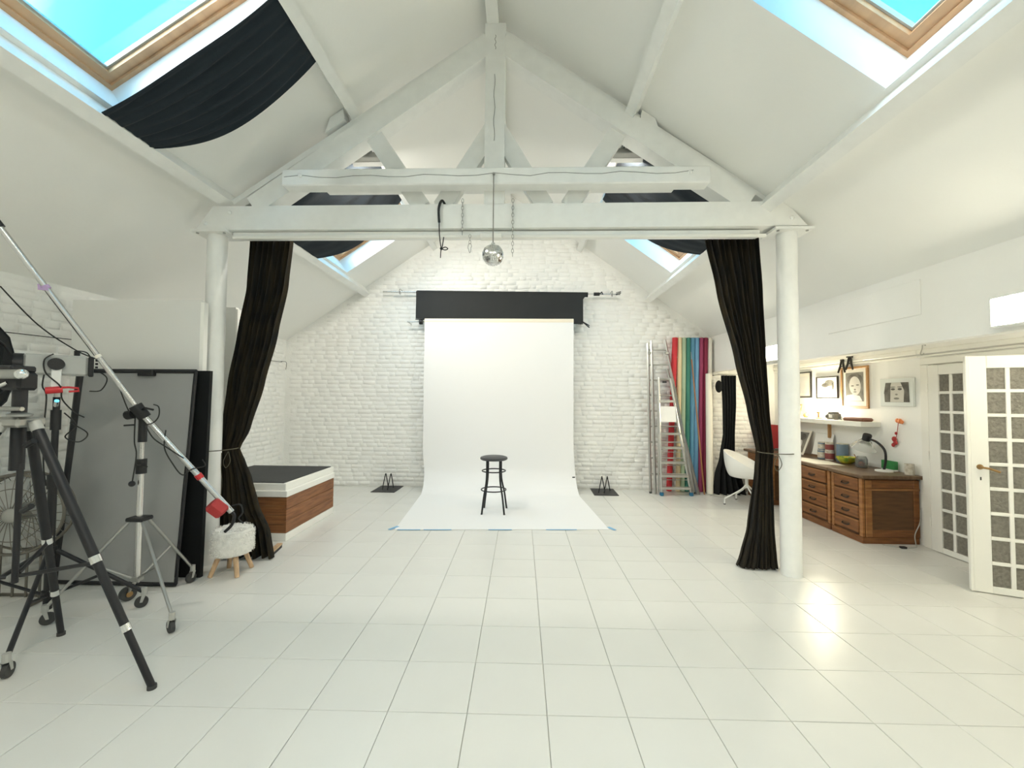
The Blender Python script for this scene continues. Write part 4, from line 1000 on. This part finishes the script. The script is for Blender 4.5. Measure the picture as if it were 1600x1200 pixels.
# ------------------------------------------------------------------ hanging black cloth on a rail in the niche
t = thing('hanging_cloth', 'long black cloth hanging in the niche behind the white chair', 'cloth', (3.45, 7.05, 0))
tabc = [(1.985, 3.30, 3.545, .02), (1.5, 3.325, 3.545, .022), (1.0, 3.33, 3.52, .024), (.6, 3.27, 3.52, .03), (.35, 3.20, 3.62, .04), (.0, 3.17, 3.72, .055)]
def hc(u, v):
    z = lerp(1.985, .01, u); a, b, d = interp(tabc, z); return (lerp(a, b, v), 7.08-.05*max(0, u-.7)*3*math.sin(v*PI)+d*math.sin(v*5*2*PI+u*2), z)
MB().grid(hc, 40, 70, .004).build('drape', 'black_cloth', t, True)
MB().cyl((3.26, 7.10, 2.0), (3.95, 7.10, 2.0), .012, 8).build('rod', 'dull_steel', t)
for x in (3.27, 3.94): MB().tube([(x, 7.10, 2.0), (x, 7.40, 2.0)], .008, 6).build('bracket', 'dull_steel', t)
MB().sphere((3.28, 7.12, 1.80), .07, 12, 8, (.8, .8, 1.5)).build('bundle', 'black_cloth', t, True)

# ------------------------------------------------------------------ tub chair
hx, hy = 3.36, 6.42
t = thing('tub_chair', 'white plastic tub chair on a white four-star base', 'chair', (hx, hy, 0))
FA = math.radians(-38)                      # seat opening faces right, slightly to the camera
def shell(u, v):
    a = 2*PI*v; back = .5-.5*math.cos(a-FA)       # 1 at the back, 0 at the front
    bk = back**.85
    rim = .462+bk*.345
    rr = .305+.0*bk
    r = rr*math.sin(min(1, u*1.0)*PI/2)**.72
    zz = .425+(rim-.425)*max(0, (u-.45)/.55)**1.35
    if u < .45: zz = .425+.0*u
    k = 1-.10*max(0, (u-.45)/.55)*bk*0
    return (hx+r*k*math.cos(a), hy+r*k*math.sin(a), zz)
MB().grid(lambda u, v: shell(.02+.98*u, v), 28, 64, .010).build('shell', 'white_plastic', t, True)
MB().lathe([(1e-6, .434), (.16, .434), (.19, .442), (.17, .455), (1e-6, .458)], 28, (hx+.05*math.cos(FA), hy+.05*math.sin(FA), 0)).build('seat_pad', 'seat_pad', t, True)
MB().cyl((hx, hy, .25), (hx, hy, .425), .022, 14).build('post', 'white_plastic', t, True)
for k in range(4):
    a = math.radians(-8+90*k+45-38); c, s_ = math.cos(a), math.sin(a)
    MB().tube(spline([(hx+.01*c, hy+.01*s_, .30), (hx+.10*c, hy+.10*s_, .215), (hx+.31*c, hy+.31*s_, .10), (hx+.325*c, hy+.325*s_, .085), (hx+.33*c, hy+.33*s_, .012)], 5), .011, 8).build('leg', 'white_plastic', t, True)
    MB().cyl((hx+.33*c, hy+.33*s_, 0), (hx+.33*c, hy+.33*s_, .014), .015, 8).build('glide', 'rubber', t)

# ------------------------------------------------------------------ desk units and worktop
dx0, dx1 = 3.75, 4.36
def cabinet(y0, y1, label, rows, end_panel=False, two_look=False):
    t = thing('drawer_cabinet', label, 'cabinet', ((dx0+dx1)/2, (y0+y1)/2, 0), 'wooden desk drawer units')
    MB().box((dx0+.02, y0+.005, .06), (dx1, y1-.005, .715)).build('carcass', 'desk_dark', t)
    MB().bbox((dx0-.005, y0-.004, 0), (dx1, y1+.004, .075), .006).build('plinth', 'desk_wood', t)
    MB().bbox((dx0-.002, y0, .075), (dx0+.03, y0+.045, .715), .004).build('stile', 'desk_edge', t)
    MB().bbox((dx0-.002, y1-.04, .075), (dx0+.03, y1, .715), .004).build('stile', 'desk_edge', t)
    n = len(rows)
    for i, (za, zb, proud) in enumerate(rows):
        d = MB().bbox((dx0-.006-proud, y0+.055, za+.012), (dx0+.02, y1-.048, zb-.012), .008).build('drawer', 'desk_wood', t)
        MB().bbox((dx0-.009-proud, y0+.050, zb-.020), (dx0+.01, y1-.044, zb-.006), .003).build('drawer_edge', 'desk_edge', d)
        ym = (y0+y1)/2; zc = (za+zb)/2
        MB().tube(spline([(dx0-.008-proud, ym-.05, zc), (dx0-.026-proud, ym-.035, zc-.012), (dx0-.026-proud, ym+.035, zc-.012), (dx0-.008-proud, ym+.05, zc)], 5), .006, 6).build('pull', 'frame_black', d)
        MB().bbox((dx0-.0085-proud, ym-.06, zc-.008), (dx0-.005-proud, ym+.06, zc+.014), .002).build('pull_plate', 'desk_dark', d)
    if end_panel:
        MB().bbox((dx0+.03, y0-.012, .075), (dx0+.10, y0, .70), .004).build('end_stile', 'desk_edge', t)
        MB().bbox((dx1-.06, y0-.012, .075), (dx1, y0, .70), .004).build('end_stile', 'desk_wood', t)
        MB().bbox((dx0+.10, y0-.012, .075), (dx1-.06, y0, .155), .004).build('end_rail', 'desk_wood', t)
        MB().bbox((dx0+.10, y0-.012, .615), (dx1-.06, y0, .70), .004).build('end_rail', 'desk_wood', t)
        MB().bbox((dx0+.02, y0-.020, .585), (dx1, y0-.010, .612), .006).build('moulding', 'desk_edge', t)
        MB().box((dx0+.09, y0-.004, .15), (dx1-.05, y0+.004, .62)).build('end_panel', 'desk_dark', t)
    return t
cabinet(4.765, 5.225, 'nearest wooden drawer unit with four drawers and panelled end', [(.085, .245, 0), (.245, .40, 0), (.40, .555, 0), (.555, .712, 0)], True)
cabinet(5.25, 5.83, 'middle wooden drawer unit beside the dark kneehole', [(.085, .235, .0), (.235, .40, .0), (.40, .54, .012), (.54, .712, .012)])
cabinet(6.42, 7.12, 'farthest wooden drawer unit behind the white tub chair', [(.085, .40, 0), (.40, .56, 0), (.56, .712, 0)])
t = thing('kneehole_rail', 'wooden apron drawer bridging the kneehole of the desk', 'drawer', (4.0, 6.1, .6))
MB().bbox((dx0+.005, 5.84, .605), (dx0+.025, 6.41, .712), .004).build('front', 'desk_wood', t)
MB().box((dx0+.025, 5.84, .64), (dx1, 6.41, .712)).build('box', 'desk_dark', t)
MB().bbox((dx0, 6.09, .655), (dx0+.006, 6.16, .668), .002).build('pull', 'frame_black', t)
t = thing('worktop', 'long brown wooden worktop running over all the drawer units', 'worktop', (4.0, 6, .72))
MB().bbox((dx0-.035, 4.715, .718), (XR-.004, 5.24, .757), .008).build('board', 'worktop_wood', t)
MB().bbox((dx0-.035, 5.243, .718), (XR-.004, 7.20, .757), .008).build('board', 'worktop_wood', t)
WT = .757
# worktop items
def tin(x, y, z, r, h, mats, label, group='paint tins on the worktop', cat='tin'):
    t = thing('paint_tin', label, cat, (x, y, z), group)
    MB().lathe([(r, 0), (r, h*.98), (r*.93, h), (r*.9, h-.006), (1e-6, h-.006)], 20, (x, y, z)).build('can', mats[0], t, True)
    MB().lathe([(r+.0008, h*.15), (r+.0008, h*.8)], 20, (x, y, z)).build('label_band', mats[1], t, True)
    MB().lathe([(r*.97, h-.004), (r*1.02, h+.002), (r*.97, h+.008), (1e-6, h+.006)], 20, (x, y, z)).build('lid', 'tin_label', t, True)
tin(4.22, 5.90, WT, .055, .12, ('tin_label', 'tin_red'), 'front tin with white top and red band on worktop')
tin(4.215, 5.895, WT+.128, .05, .11, ('tin_label', 'tin_red'), 'red banded tin stacked on the front tin')
tin(4.21, 6.03, WT, .055, .12, ('tin_blue', 'tin_label'), 'pale blue tin left of the red banded tins')
tin(4.21, 6.03, WT+.128, .05, .10, ('tin_blue', 'tin_label'), 'small pale blue tin stacked left of the red tins')
tin(4.30, 5.78, WT, .065, .235, ('tin_blue', 'tin_blue'), 'tall dark blue tin behind the red banded tins')
t = thing('bowl', 'yellow green patterned bowl on the worktop', 'bowl', (4.22, 5.60, WT))
MB().lathe([(.04, 0), (.06, .004), (.10, .05), (.115, .085), (.109, .085), (.095, .052), (.055, .012), (1e-6, .012)], 28, (4.22, 5.60, WT)).build('vessel', 'yellow_bowl', t, True)
for k in range(5): MB().sphere((4.22+.04*math.cos(k*1.3), 5.60+.045*math.sin(k*1.3), WT+.055), .028, 10, 6).build('fruit', 'yellow_bowl' if k % 2 else 'green_box', t, True)
t = thing('pen_cup', 'dark cup holding a pencil on the worktop', 'cup', (4.25, 5.40, WT))
MB().lathe([(.035, 0), (.04, .085), (.036, .085), (.032, .006), (1e-6, .006)], 18, (4.25, 5.40, WT)).build('cup', 'frame_black', t, True)
MB().tube([(4.245, 5.395, WT+.01), (4.20, 5.45, WT+.14)], .005, 6).build('pencil', 'stick_wood', t)
t = thing('paper_sheet', 'large cream paper sheet lying on the worktop front', 'paper', (3.95, 5.8, WT))
MB().prism([(3.78, 5.52, WT+.001), (4.05, 5.40, WT+.001), (4.12, 5.78, WT+.001), (3.95, 6.28, WT+.001), (3.74, 6.28, WT+.001)], (0, 0, .0015)).build('sheet', 'passepartout', t)
MB().prism([(3.80, 5.53, WT+.003), (3.85, 5.50, WT+.003), (3.855, 5.56, WT+.022)], (0, 0, .001)).build('curled_corner', 'passepartout', t)
t = thing('jar', 'big clear plastic jar with pink lid base near the desk lamp', 'jar', (4.15, 5.27, WT))
MB().lathe([(.05, 0), (.06, .01), (.062, .10), (.05, .13), (.042, .14), (.039, .14), (.047, .127), (.058, .098), (.056, .012), (1e-6, .01)], 22, (4.15, 5.27, WT)).build('vessel', 'clear_plastic', t, True)
MB().sphere((4.15, 5.27, WT+.045), .032, 10, 8).build('orange_ball', 'orange', t, True)
t = thing('desk_lamp', 'desk lamp with black curved neck and clear white shade', 'lamp', (4.20, 5.02, WT))
MB().lathe([(.085, 0), (.085, .014), (.03, .022), (1e-6, .023)], 24, (4.20, 5.01, WT)).build('base', 'white_plastic', t, True)
MB().tube(spline([(4.20, 5.01, WT+.02), (4.20, 4.985, WT+.14), (4.20, 5.0, WT+.25), (4.20, 5.10, WT+.33), (4.20, 5.205, WT+.355)], 8), .013, 10).build('neck', 'black_plastic', t, True)
M_ = Matrix.Translation((4.19, 5.235, WT+.37)) @ Matrix.Rotation(math.radians(22), 4, 'X')
MB(M_).lathe([(1e-6, .045), (.04, .045), (.045, .035), (.042, -.035), (1e-6, -.035)], 18).build('socket', 'black_plastic', t, True)
MB(M_).lathe([(.045, -.03), (.085, -.07), (.130, -.145), (.126, -.145), (.081, -.074), (.042, -.036)], 26).build('shade', 'clear_plastic', t, True)
t = thing('green_box', 'flat green box standing behind the lamp base on worktop', 'box', (4.27, 5.10, WT))
MB().bbox((4.30, 4.99, WT), (4.345, 5.17, WT+.115), .004).build('box', 'green_box', t)
MB().bbox((4.299, 4.985, WT+.0), (4.346, 5.175, WT+.02), .003).build('rim', 'white_plastic', t)
tin(4.30, 4.80, WT, .042, .115, ('tin_label', 'tin_label'), 'single printed tin can at the right end of worktop', None)
t = thing('print', 'black and white portrait print leaning on the wall over worktop', 'print', (4.25, 6.55, WT))
def leanp(x0, x1, y0, y1, z0, z1, th, nm, mt, par):
    return MB().prism([(x0, y0, z0), (x0, y1, z0), (x1, y1, z1), (x1, y0, z1)], (th, 0, 0)).build(nm, mt, par)
leanp(4.20, 4.34, 6.42, 6.72, WT, WT+.36, .004, 'sheet', 'passepartout', t)
def on_lean(y, z): return (lerp(4.20, 4.34, (z-WT)/.36)-.001, y, z)
def flat(par, pts, nm, mt, d=(-.001, 0, 0)): MB().prism(pts, d).build(nm, mt, par)
flat(t, [on_lean(6.46, WT+.03), on_lean(6.70, WT+.03), on_lean(6.70, WT+.33), on_lean(6.46, WT+.33)], 'printed_area', 'print_mid')
def ell(cy, cz, ry, rz, n=18, f=None, x=None, th0=0, th1=2*PI):
    pts = []
    for k in range(n):
        a = lerp(th0, th1, k/n if abs(th1-th0-2*PI) < 1e-6 else k/(n-1)); y = cy+ry*math.cos(a); z = cz+rz*math.sin(a)
        pts.append(f(y, z) if f else (x, y, z))
    return pts
flat(t, ell(6.57, WT+.26, .08, .05, f=lambda y, z: (on_lean(y, z)[0]-.001, y, z)), 'dark_hair', 'print_dark')
flat(t, ell(6.58, WT+.14, .05, .075, f=lambda y, z: (on_lean(y, z)[0]-.002, y, z)), 'face', 'print_light')
t = thing('board', 'blank white board leaning on the wall over worktop', 'board', (4.3, 6.2, WT))
leanp(4.27, 4.345, 5.99, 6.34, WT, WT+.34, .01, 'board', 'foam_white', t)
leanp(4.262, 4.27, 5.985, 6.345, WT, WT+.03, .02, 'ledge', 'desk_dark', t)
t = thing('red_case', 'red upright case standing on the far end of worktop', 'case', (4.1, 7.0, WT))
MB().prism([(4.02, 7.02, WT+.02), (4.30, 7.02, WT+.02), (4.30, 7.02, WT+.40), (4.04, 7.02, WT+.42)], (0, .10, 0)).build('case', 'red_block', t)
MB().bbox((3.95, 6.95, WT), (4.32, 7.16, WT+.02), .004).build('stand', 'frame_black', t)
MB().bbox((4.10, 6.95, WT+.02), (4.16, 6.97, WT+.035), .003).build('bright_clip', 'chrome', t)
t = thing('cord', 'thin flex hanging down the desk end onto the floor', 'cord', (4.30, 4.72, 0))
MB().tube(spline([(4.355, 4.74, .40), (4.33, 4.725, .25), (4.27, 4.72, .12), (4.27, 4.71, .012), (4.22, 4.66, .006), (4.08, 4.64, .006), (3.97, 4.70, .006), (3.93, 4.735, .006)]), .005, 6).build('flex', 'grey_plastic', t, True)
MB().bbox((4.04, 4.62, .0), (4.10, 4.66, .02), .004).build('plug', 'black_plastic', t)

# ------------------------------------------------------------------ wall shelf and what stands on it
t = thing('wall_shelf', 'thick white floating shelf above the worktop', 'shelf', (4.26, 5.8, 1.26))
MB().bbox((4.14, 5.255, 1.255), (XR-.002, 6.85, 1.318), .004).build('board', 'trim_paint', t)
MB().bbox((4.30, 6.03, 1.05), (4.345, 6.05, 1.262), .003).build('bracket', 'frame_wood', t)
SZ = 1.318
t = thing('camera_box', 'grey old box camera with a pale badge on the shelf', 'camera', (4.25, 5.85, SZ))
CO = .25
MB().bbox((4.20, 5.53+CO, SZ), (4.30, 5.68+CO, SZ+.085), .006).build('body', 'print_mid', t)
MB().bbox((4.20, 5.55+CO, SZ+.085), (4.29, 5.65+CO, SZ+.105), .006).build('hood', 'print_dark', t)
MB().bbox((4.193, 5.56+CO, SZ+.025), (4.20, 5.62+CO, SZ+.065), .002).build('badge', 'white_plastic', t)
MB().cyl((4.20, 5.66+CO, SZ+.04), (4.18, 5.67+CO, SZ+.04), .022, 12).build('lens', 'print_dark', t)
t = thing('small_glass', 'tiny clear glass beside the camera on the shelf', 'glass', (4.24, 5.72, SZ))
MB().lathe([(.02, 0), (.022, .05), (.020, .05), (.018, .004), (1e-6, .004)], 14, (4.24, 5.72, SZ)).build('vessel', 'clear_plastic', t, True)
MB().lathe([(.0205, 0), (.0208, .012)], 14, (4.24, 5.72, SZ)).build('foot_ring', 'light_grey', t, True)
t = thing('brown_case', 'flat rounded brown leather case at the right end of shelf', 'case', (4.25, 5.2, SZ))
MB().bbox((4.19, 5.29, SZ), (4.33, 5.63, SZ+.045), .016).build('case', 'leather_brown', t)
MB().bbox((4.188, 5.295, SZ+.024), (4.332, 5.625, SZ+.027), .001).build('seam', 'frame_black', t)
t = thing('shelf_lamp', 'dazzling bare bulb lamp glowing on the shelf', 'lamp', (4.23, 6.12, SZ))
MB().lathe([(.05, 0), (.05, .012), (.014, .02), (.012, .07), (.022, .075), (.022, .10), (1e-6, .10)], 20, (4.23, 6.12, SZ)).build('base', 'brass', t, True)
MB().sphere((4.23, 6.12, SZ+.165), .062, 20, 12).build('bulb', 'bulb_glow', t, True)
t = thing('orange_ball', 'small orange ball left of the glowing bulb on shelf', 'ball', (4.24, 6.40, SZ))
MB().sphere((4.24, 6.40, SZ+.036), .036, 14, 10).build('ball', 'orange', t, True)
MB().cyl((4.24, 6.40, SZ+.07), (4.24, 6.40, SZ+.085), .006, 6).build('stub', 'brass', t)
t = thing('photo_stand', 'small standing photo frame at the left end of shelf', 'frame', (4.26, 6.62, SZ))
leanp(4.22, 4.27, 6.53, 6.70, SZ, SZ+.20, .012, 'frame', 'frame_wood', t)
leanp(4.224, 4.264, 6.548, 6.682, SZ+.022, SZ+.178, -.006, 'photo', 'print_light', t)

# ------------------------------------------------------------------ pictures
WX = XR-.001
def picture(y0, y1, z0, z1, fr, wd, label, matcol, pw):
    t = thing('picture', label, 'picture', (WX, (y0+y1)/2, z0), 'pictures on the right wall')
    f = WX-.024
    for a, b in (((y0, z0), (y1, z0+wd)), ((y0, z1-wd), (y1, z1)), ((y0, z0+wd), (y0+wd, z1-wd)), ((y1-wd, z0+wd), (y1, z1-wd))):
        MB().bbox((f, a[0], a[1]), (WX, b[0], b[1]), .003).build('frame_bar', fr, t)
    MB().box((f+.012, y0+wd*.7, z0+wd*.7), (WX, y1-wd*.7, z1-wd*.7)).build('mount', matcol, t)
    return t, f+.0115
def lay(t, x, pts, nm, mt, k): flat(t, [(x-.0008*k, y, z) for y, z in pts], nm, mt, (-.0006, 0, 0))
def el2(cy, cz, ry, rz, n=20, rot=0):
    c, s_ = math.cos(rot), math.sin(rot)
    return [(cy+ry*math.cos(a)*c-rz*math.sin(a)*s_, cz+ry*math.cos(a)*s_+rz*math.sin(a)*c) for a in [2*PI*k/n for k in range(n)]]
picture_1, x_ = picture(6.46, 6.80, 1.62, 2.02, 'frame_black', .018, 'thin black framed picture nearest the right column', 'passepartout', 0)
lay(picture_1, x_, [(6.53, 1.69), (6.73, 1.69), (6.73, 1.95), (6.53, 1.95)], 'print_area', 'print_light', 1)
picture_2, x_ = picture(5.925, 6.35, 1.605, 1.925, 'frame_black', .014, 'dark framed print with a curly drawing above the bulb', 'passepartout', 0)
lay(picture_2, x_, el2(6.09, 1.83, .09, .045), 'curly_shape', 'print_mid', 1); lay(picture_2, x_, el2(6.17, 1.80, .07, .03), 'curly_shape', 'print_dark', 2); lay(picture_2, x_, el2(6.02, 1.78, .022, .05), 'curly_shape', 'print_dark', 2)
picture_3, x_ = picture(5.41, 5.865, 1.478, 2.03, 'frame_wood', .03, 'wooden framed portrait of a face looking down', 'passepartout', 0)
lay(picture_3, x_, [(5.49, 1.57), (5.785, 1.57), (5.785, 1.95), (5.49, 1.95)], 'print_ground', 'print_mid', 1)
lay(picture_3, x_, el2(5.63, 1.86, .13, .075), 'hair', 'print_dark', 2); lay(picture_3, x_, el2(5.625, 1.775, .095, .125, rot=-.15), 'face', 'print_skin', 3)
for y, z in ((5.665, 1.775), (5.58, 1.785)): lay(picture_3, x_, el2(y, z, .026, .008), 'closed_eye', 'print_dark', 4)
lay(picture_3, x_, el2(5.625, 1.725, .016, .012), 'nose', 'print_mid', 4); lay(picture_3, x_, el2(5.625, 1.695, .028, .008), 'mouth', 'print_mid', 4)
lay(picture_3, x_, [(5.51, 1.575), (5.78, 1.575), (5.77, 1.65), (5.66, 1.665), (5.55, 1.64)], 'shoulder', 'print_light', 2)
t = thing('canvas_print', 'unframed pale canvas with a dark haired portrait by the door', 'picture', (WX, 5.0, 1.52), 'pictures on the right wall')
MB().bbox((WX-.025, 4.79, 1.515), (WX, 5.225, 1.845), .004).build('canvas', 'canvas', t)
x_ = WX-.0252
lay(t, x_, [(4.835, 1.565), (5.16, 1.565), (5.165, 1.66), (5.17, 1.67), (5.145, 1.795), (4.845, 1.795)], 'hair', 'print_dark', 1)
lay(t, x_, [(4.91, 1.567), (5.085, 1.567), (5.10, 1.70), (5.065, 1.794), (4.945, 1.794), (4.90, 1.70)], 'face', 'print_skin', 2)
for y in (4.955, 5.045): lay(t, x_, el2(y, 1.717, .028, .013), 'eye', 'print_dark', 3); lay(t, x_, el2(y, 1.742, .034, .006), 'eyebrow', 'print_mid', 3)
lay(t, x_, el2(5.0, 1.655, .018, .010), 'nose', 'print_mid', 3); lay(t, x_, el2(5.0, 1.608, .036, .012), 'mouth', 'print_mid', 3)
lay(t, x_, [(5.085, 1.567), (5.11, 1.567), (5.115, 1.76), (5.075, 1.79)], 'hair_shadow', 'print_dark', 3)
# spring clamps on the picture rail
for yc, zc, lb, tilt in ((5.80, 2.045, 'black spring clamp on the rail, left of the pair', .0), (5.665, 2.075, 'black spring clamp on the rail, right of the pair', .0)):
    t = thing('spring_clamp', lb, 'clamp', (XR-.05, yc, zc), 'spring clamps on the picture rail')
    s_ = .085
    for sg in (-1, 1):
        MB().tube([(XR-.045, yc+sg*.012, zc+s_), (XR-.05, yc+sg*.028, zc), (XR-.055, yc+sg*.062, zc-s_*1.0)], [.012, .013, .011], 8).build('jaw_arm', 'frame_black', t)
    MB().tube([(XR-.045, yc-.03, zc+.0), (XR-.045, yc+.03, zc+.0)], .009, 8).build('pivot', 'frame_black', t)
    if yc < 5.75: MB().tube([(XR-.045, yc-.045, zc+s_), (XR-.045, yc+.05, zc+s_+.004)], .011, 8).build('jaw_pad', 'frame_black', t)
    else: MB().tube([(XR-.045, yc-.02, zc+s_), (XR-.045, yc+.02, zc+s_)], .014, 8).build('jaw_pad', 'frame_black', t)
t = thing('rail_hook', 'small metal hook on the picture rail above the glazed door', 'hook', (XR-.03, 4.66, 2.15))
MB().tube(spline([(XR-.035, 4.66, 2.20), (XR-.04, 4.66, 2.15), (XR-.04, 4.68, 2.10), (XR-.04, 4.66, 2.085), (XR-.04, 4.64, 2.10)]), .005, 6).build('wire_hook', 'grey_plastic', t)
MB().cyl((XR-.001, 4.66, 2.19), (XR-.04, 4.66, 2.20), .006, 6).build('nail', 'grey_plastic', t)
t = thing('paper_ornament', 'orange paper flower string hanging on the wall by the shelf', 'ornament', (XR-.02, 5.0, 1.1))
MB().tube(spline([(XR-.012, 5.0, 1.35), (XR-.012, 5.02, 1.22), (XR-.012, 5.05, 1.10)]), .003, 5).build('string', 'red_block', t)
for y, z, r_, m_ in ((4.97, 1.345, .03, 'orange'), (5.005, 1.35, .026, 'orange'), (4.945, 1.335, .022, 'orange'), (5.05, 1.13, .032, 'red_block'), (5.035, 1.09, .028, 'red_block'), (5.065, 1.06, .024, 'red_block'), (5.025, 1.20, .018, 'red_block')):
    MB().sphere((XR-.022, y, z), r_, 8, 6, (.5, 1, 1)).build('petal', m_, t)

# ------------------------------------------------------------------ glazed doors
def door_leaf(name, hinge, ang, width, flip, label):
    # local: x along the leaf from hinge to free edge, y thickness, z up
    M_ = Matrix.Translation((hinge[0], hinge[1], 0)) @ Matrix.Rotation(ang, 4, 'Z')
    o = bpy.data.objects.new(name, None); COL.objects.link(o); o.location = (hinge[0], hinge[1], 0); ORIG[o] = Vector(o.location)
    struct(o, label, 'door')
    st, H, th = .112, 1.962, .036
    zb0, zb1 = .062, 1.858
    def bx(a, b, nm, mt='trim_paint', r=.003, par=o): return MB(M_).bbox(a, b, r).build(nm, mt, par)
    bx((0, -th/2, .008), (st, th/2, H), 'stile'); bx((width-st, -th/2, .008), (width, th/2, H), 'stile')
    bx((st, -th/2, .008), (width-st, th/2, zb0), 'bottom_rail'); bx((st, -th/2, zb1), (width-st, th/2, H), 'top_rail')
    nc, nr, bw = 3, 9, .028
    pw = (width-2*st-(nc-1)*bw)/nc; ph = (zb1-zb0-(nr-1)*bw)/nr
    for c in range(1, nc): x = st+c*pw+(c-1)*bw; bx((x, -th*.42, zb0), (x+bw, th*.42, zb1), 'glazing_bar')
    for r_ in range(1, nr): z = zb0+r_*ph+(r_-1)*bw; bx((st, -th*.40, z), (width-st, th*.40, z+bw), 'glazing_bar')
    for c in range(nc):
        for r_ in range(nr):
            x = st+c*(pw+bw); z = zb0+r_*(ph+bw)
            MB(M_).box((x-.003, -.003, z-.003), (x+pw+.003, .003, z+ph+.003)).build('pane', 'door_glass', o)
    return o, M_
d1, M1 = door_leaf('door_1', (4.352, 4.60), -PI/2, .60, 1, 'closed white glazed door leaf of small textured panes')
for z in (.30, 1.0, 1.72): MB().cyl((4.328, 4.604, z-.045), (4.328, 4.604, z+.045), .008, 8).build('hinge', 'trim_paint', d1)
hg = (4.318, 3.395)
an = math.atan2(3.64-hg[1], 3.755-hg[0])
d2, M2 = door_leaf('door_2', hg, an, math.hypot(3.755-hg[0], 3.64-hg[1]), -1, 'open white glazed door leaf with a brass handle')
wd2 = math.hypot(3.755-hg[0], 3.64-hg[1])
hnd = MB(M2).lathe([(.022, 0), (.020, .008), (.010, .012)], 14, (wd2-.055, .018, 1.035), Matrix.Rotation(-PI/2, 4, 'X')).build('handle', 'brass', d2, True)
MB(M2).tube([(wd2-.055, .025, 1.035), (wd2-.055, .058, 1.035), (wd2-.09, .064, 1.03), (wd2-.155, .062, 1.005)], .009, 8).build('lever', 'brass', hnd, True)
MB(M2).box((wd2-.062, .0175, .925), (wd2-.054, .0195, .952)).build('keyhole', 'frame_black', d2)
MB(M2).bbox((wd2, -.012, .0085), (wd2+.020, .024, 1.962), .004).build('edge_bead', 'trim_paint', d2)
tr = MB()
tr.bbox((XR-.028, DY1-.02, 0), (XR-.0005, DY1+.07, 1.974), .006); tr.bbox((XR-.028, DY0-.07, 0), (XR-.0005, DY0+.02, 1.974), .006); tr.bbox((XR-.028, DY0-.07, 1.975), (XR-.0005, DY1+.07, 2.05), .006)
tr.box((XR-.004, DY1-.06, 0), (XR+.14, DY1-.001, 1.989)); tr.box((XR-.004, DY0+.001, 0), (XR+.14, DY0+.03, 1.989)); tr.box((XR+.0, DY0+.03, 1.966), (XR+.14, DY1-.06, 1.989))
struct(tr.build('trim_2', 'trim_paint'), 'white architrave around the glazed double doors', 'trim')

# ------------------------------------------------------------------ lamps
def wall_lamp(y0, y1, label):
    t = thing('wall_lamp', label, 'lamp', (XH, (y0+y1)/2, 2.1), 'lamps on the header')
    MB().bbox((XH-.03, y0, 2.085), (XH-.0005, y1, 2.30), .004).build('housing', 'white_plastic', t)
    for a, b in (((XH-.085, y0, 2.085), (XH-.03, y1, 2.10)), ((XH-.085, y0, 2.285), (XH-.03, y1, 2.30)), ((XH-.085, y0, 2.10), (XH-.03, y0+.015, 2.285)), ((XH-.085, y1-.015, 2.10), (XH-.03, y1, 2.285))): MB().bbox(a, b, .003).build('rim', 'white_plastic', t)
    MB().box((XH-.078, y0+.015, 2.10), (XH-.070, y1-.015, 2.285)).build('diffuser', 'lamp_glow', t)
wall_lamp(2.42, 2.97, 'glowing white box lamp on the header at the right edge')
wall_lamp(5.35, 5.75, 'glowing white box lamp on the header behind the right curtain')
t = thing('added_globe_lamp', 'added opal globe lamp out of view, lighting the open door', 'lamp', (3.86, 2.45, 2.2))  # added outside the view to brighten the open door and niche
MB().lathe([(.06, 2.40), (.06, 2.375), (.035, 2.36), (1e-6, 2.36)], 20, (3.86, 2.45, 0)).build('base', 'white_plastic', t, True)
MB().sphere((3.86, 2.45, 2.27), .10, 24, 14).build('globe', 'added_globe_glow', t, True)
# battens added to brighten the room, out of view above and behind the camera
MB().prism([(-3.135, .10, 3.15), (-2.965, .10, 3.38), (2.365, .10, 3.38), (2.56, .10, 3.15)], (0, .2, 0))
for k, (x, y) in enumerate(((-1.2, .0), (.6, .0))):
    t = thing('added_batten', ('left', 'right')[k]+' twin tube batten lamp added behind the camera', 'lamp', (x, y, 3.6), 'added batten lamps behind the camera')
    MB().bbox((x-.10, y-.75, 3.60), (x+.10, y+.75, 3.66), .006).build('housing', 'white_plastic', t)
    for sx in (-.05, .05): MB().cyl((x+sx, y-.70, 3.585), (x+sx, y+.70, 3.585), .014, 10).build('tube', 'lamp_glow', t)
    for yy in (-.5, .5): MB().cyl((x, y+yy, 3.66), (x, y+yy, (zL(x) if x < RX else zR(x))), .004, 6).build('wire', 'dull_steel', t)
    ld = bpy.data.lights.new('added_batten_light', 'AREA'); ld.shape = 'RECTANGLE'; ld.size = .16; ld.size_y = 1.4; ld.energy = LAMP_CEIL*(3.3 if x < 0 else .7); ld.color = (1, .94, .84)
    lo = bpy.data.objects.new('added_batten_light', ld); COL.objects.link(lo); lo.location = (x, y, 3.565); lo.parent = None
